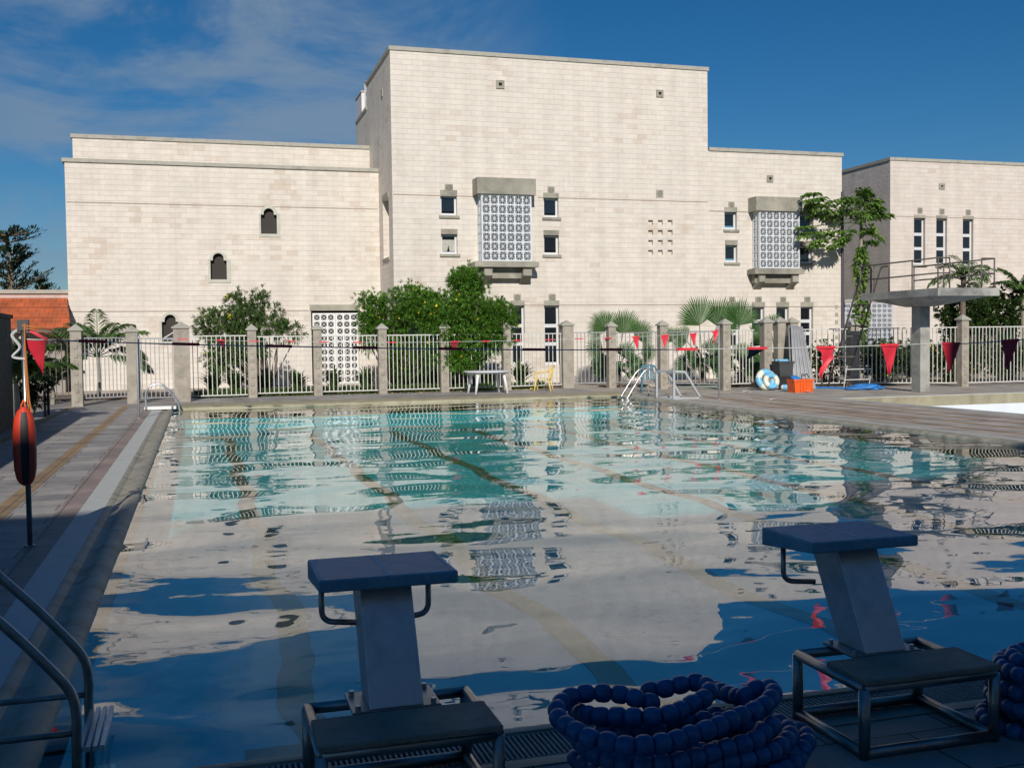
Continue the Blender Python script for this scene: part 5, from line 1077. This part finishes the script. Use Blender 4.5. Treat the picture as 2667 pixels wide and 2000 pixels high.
# papaya tree
PY_ = 38.9; pX = A(2243, 900, PY_).x
pt = empty('papaya_tree', (pX, PY_, 0), 'slender papaya tree with hanging lobed leaves and a vine climbing its trunk', 'tree')
zt_ = A(2240, 560, PY_).z
MB().tube([(pX, PY_, 0), (pX - .05, PY_, zt_ * .5), (pX, PY_, zt_)], [.12, .1, .06], 10).build('trunk', M_barkl, pt)
b = MB(); st = MB()
def pleaf(b, c, d, R1):
    d = d.normalized(); s_ = d.cross(Vector((0, 0, 1))).normalized() if abs(d.z) < .95 else Vector((1, 0, 0))
    for i in range(7):
        a = R_(-135 + 45 * i); q = d * math.cos(a) + s_ * math.sin(a); leaf(b, c, q, R1 * rnd.uniform(.8, 1.1), R1 * .42, .4); m_ = c + q * R1 * .5
        for s2 in (-1, 1): leaf(b, m_, q + s_.cross(q) * .1 + q.cross(Vector((0, 0, 1))) * s2 * .8, R1 * .45, R1 * .24, .45)
tips = [(2115, 505, -.5), (2100, 600, -.2), (2110, 565, .2), (2140, 520, .3), (2160, 600, -.3), (2130, 635, -.4), (2190, 520, -.2), (2175, 560, .6), (2230, 520, -.5), (2245, 560, -.6), (2265, 515, .3), (2290, 530, -.2), (2280, 565, .2), (2215, 540, .4), (2260, 600, -.4), (2200, 610, -.5), (2300, 555, .5), (2185, 640, -.2), (2150, 545, -.5), (2270, 620, .1), (2110, 540, .5), (2240, 500, .1)]
for (px, py, dy) in tips:
    c = A(px, py, PY_ + dy); top = Vector((pX, PY_, zt_ - rnd.uniform(0, .5))); mid_ = top.lerp(c, .55) + Vector((0, 0, .18)); st.tube(catmull([top, mid_, c], 4), .014, 5)
    for _ in range(3): dd = (c - top); dd.z = rnd.uniform(-.5, -.1); pleaf(b, c + rv() * .3, dd + rv() * .5, rnd.uniform(.38, .52))
b.build('leaves', LM['pap'], pt); st.build('leaf_stalks', LM['palm'], pt)
b = MB()
for i in range(800):
    z = rnd.uniform(1.2, A(2240, 640, PY_).z); a = rnd.uniform(0, 6.28); r_ = rnd.uniform(.1, .36) * (1.15 - z / 9) * (.6 + .5 * math.sin(z * 3)); p = Vector((pX + r_ * math.cos(a), PY_ + r_ * math.sin(a), z)); leaf(b, p, Vector((math.cos(a), math.sin(a), rnd.uniform(-.8, .3))), rnd.uniform(.14, .28), .15, .4)
b.build('climbing_vine', LM['pap'], pt)
# yucca-like palm behind platform
yX = A(2505, 700, 33.2).x
yt = empty('palm_tree', (yX, 33.2, 0), 'spiky palm rising behind the diving platform railing', 'palm'); zt2 = A(2505, 720, 33.2).z
MB().tube([(yX, 33.2, 0), (yX + .08, 33.2, zt2)], [.12, .09], 8).build('trunk', M_bark, yt); b = MB(); rb = MB()
for i in range(24): frond(b, rb, (yX + .08, 33.2, zt2 + rnd.uniform(-.5, .1)), i * 2.4, R_(rnd.uniform(-10, 85)), rnd.uniform(1.0, 1.5), 26, .42, 1.1, .035)
b.build('fronds', LM['palm'], yt); rb.build('frond_stems', LM['palm'], yt)
pinnate(A(2675, 760, 34).x, 34.2, A(2675, 780, 34).z, 14, 1.5, 'feather palm cut by the right edge of the picture', None, .45, .1)
pinnate(A(2560, 760, 35).x, 35.5, 2.6, 12, 1.4, 'feather palm between the diving platform and the right edge', None, .45, .1)
# shrubs with yellow flowers behind the right fence
for i, (px, Y, w2, h2, lb, lm, fl) in enumerate(((2150, 32.6, .8, .85, 'sparse twiggy shrub behind the fence right of the metal sheets', 'airy', .0), (2300, 32.2, 1.1, .8, 'dark shrub with yellow flowers left of the diving platform pillar', 'shrub', .07), (2390, 32.0, .9, .85, 'dark shrub with yellow flowers directly behind the diving platform pillar', 'shrub', .05), (2490, 31.6, 1.1, .8, 'dark shrub with few flowers right of the diving platform pillar', 'shrub', .03), (2620, 31.2, 1.1, .85, 'dark shrub behind the rightmost fence panel', 'shrub', .01), (2730, 31.2, 1.2, .9, 'dark shrub at the extreme right behind the fence', 'shrub', .01))):
    X = A(px, 950, Y).x; bush('flowering_shrub', (X, Y, 0), [((X, Y, .85), (w2, .6, h2))], 1100 if lm == 'shrub' else 420, lb, 'shrub', LM[lm], .12, .05, fl, 8, .02, .2, .05)
X = A(2560, 800, 34).x
bush('dense_tree', (X, 34.5, 0), [((X - .7, 34.3, 2.5), (1.3, .8, .75)), ((X + 1.4, 34.6, 2.5), (1.3, .8, 1.0)), ((X + .3, 34.6, 1.8), (1.8, .8, .8))], 2400, 'dense dark tree with a low crown behind the fence at right', 'tree', LM['shrub'], .16, .07, 0, 9, .09)
# dark hedge mass in left shade and conifers beyond
X = A(60, 950, 27).x; bush('dark_shrub', (X, 27.5, 0), [((X - .1, 27.5, 1.0), (.6, .6, 1.1))], 420, 'dark shrub in shade behind the rescue float pole', 'shrub', LM['dark'], .14, .06, 0, 8, .03)
def conifer(px, py_top, Y, w2, label, layers, flat=False):
    top = A(px, py_top, Y); root = empty('conifer_tree', (top.x, Y, 0), label, 'tree'); MB().tube([(top.x, Y, 0), (top.x, Y, top.z)], [.25, .03], 8).build('trunk', M_bark, root); b = MB(); br = MB()
    for (dz, r_, n_, up) in layers:
        for i in range(n_):
            a = rnd.uniform(0, 6.28); e = Vector((math.cos(a), math.sin(a), up)) * r_ * rnd.uniform(.7, 1.1); o_ = Vector((top.x, Y, top.z - dz)); br.tube([o_, o_ + e], [.04, .01], 4)
            for j in range(46): t = rnd.uniform(.25, 1.05); leaf(b, o_ + e * t + rv() * .1, Vector((e.x, e.y, 0)).normalized() * .8 + rv() * .8 + Vector((0, 0, .5)), .26, .07, 0)
    b.build('foliage', LM['dark'], root); br.build('branches', M_bark, root)
conifer(20, 612, 58, 2, 'distant thin tree with a flat umbrella top above the tiled roof', [(.05, 1.9, 14, .15), (.4, 1.3, 8, .25)])
conifer(30, 660, 54, 2, 'distant conifer with upswept dark branches above the tiled roof, the nearer one', [(z, .7 + z * .55, 9, .55) for z in (.1, .5, .9, 1.3, 1.8, 2.3, 2.8)])
conifer(102, 735, 60, 1, 'distant small conifer tip beside the pale wing', [(.1, .35, 6, .6), (.5, .6, 6, .5), (.9, .8, 6, .5)])
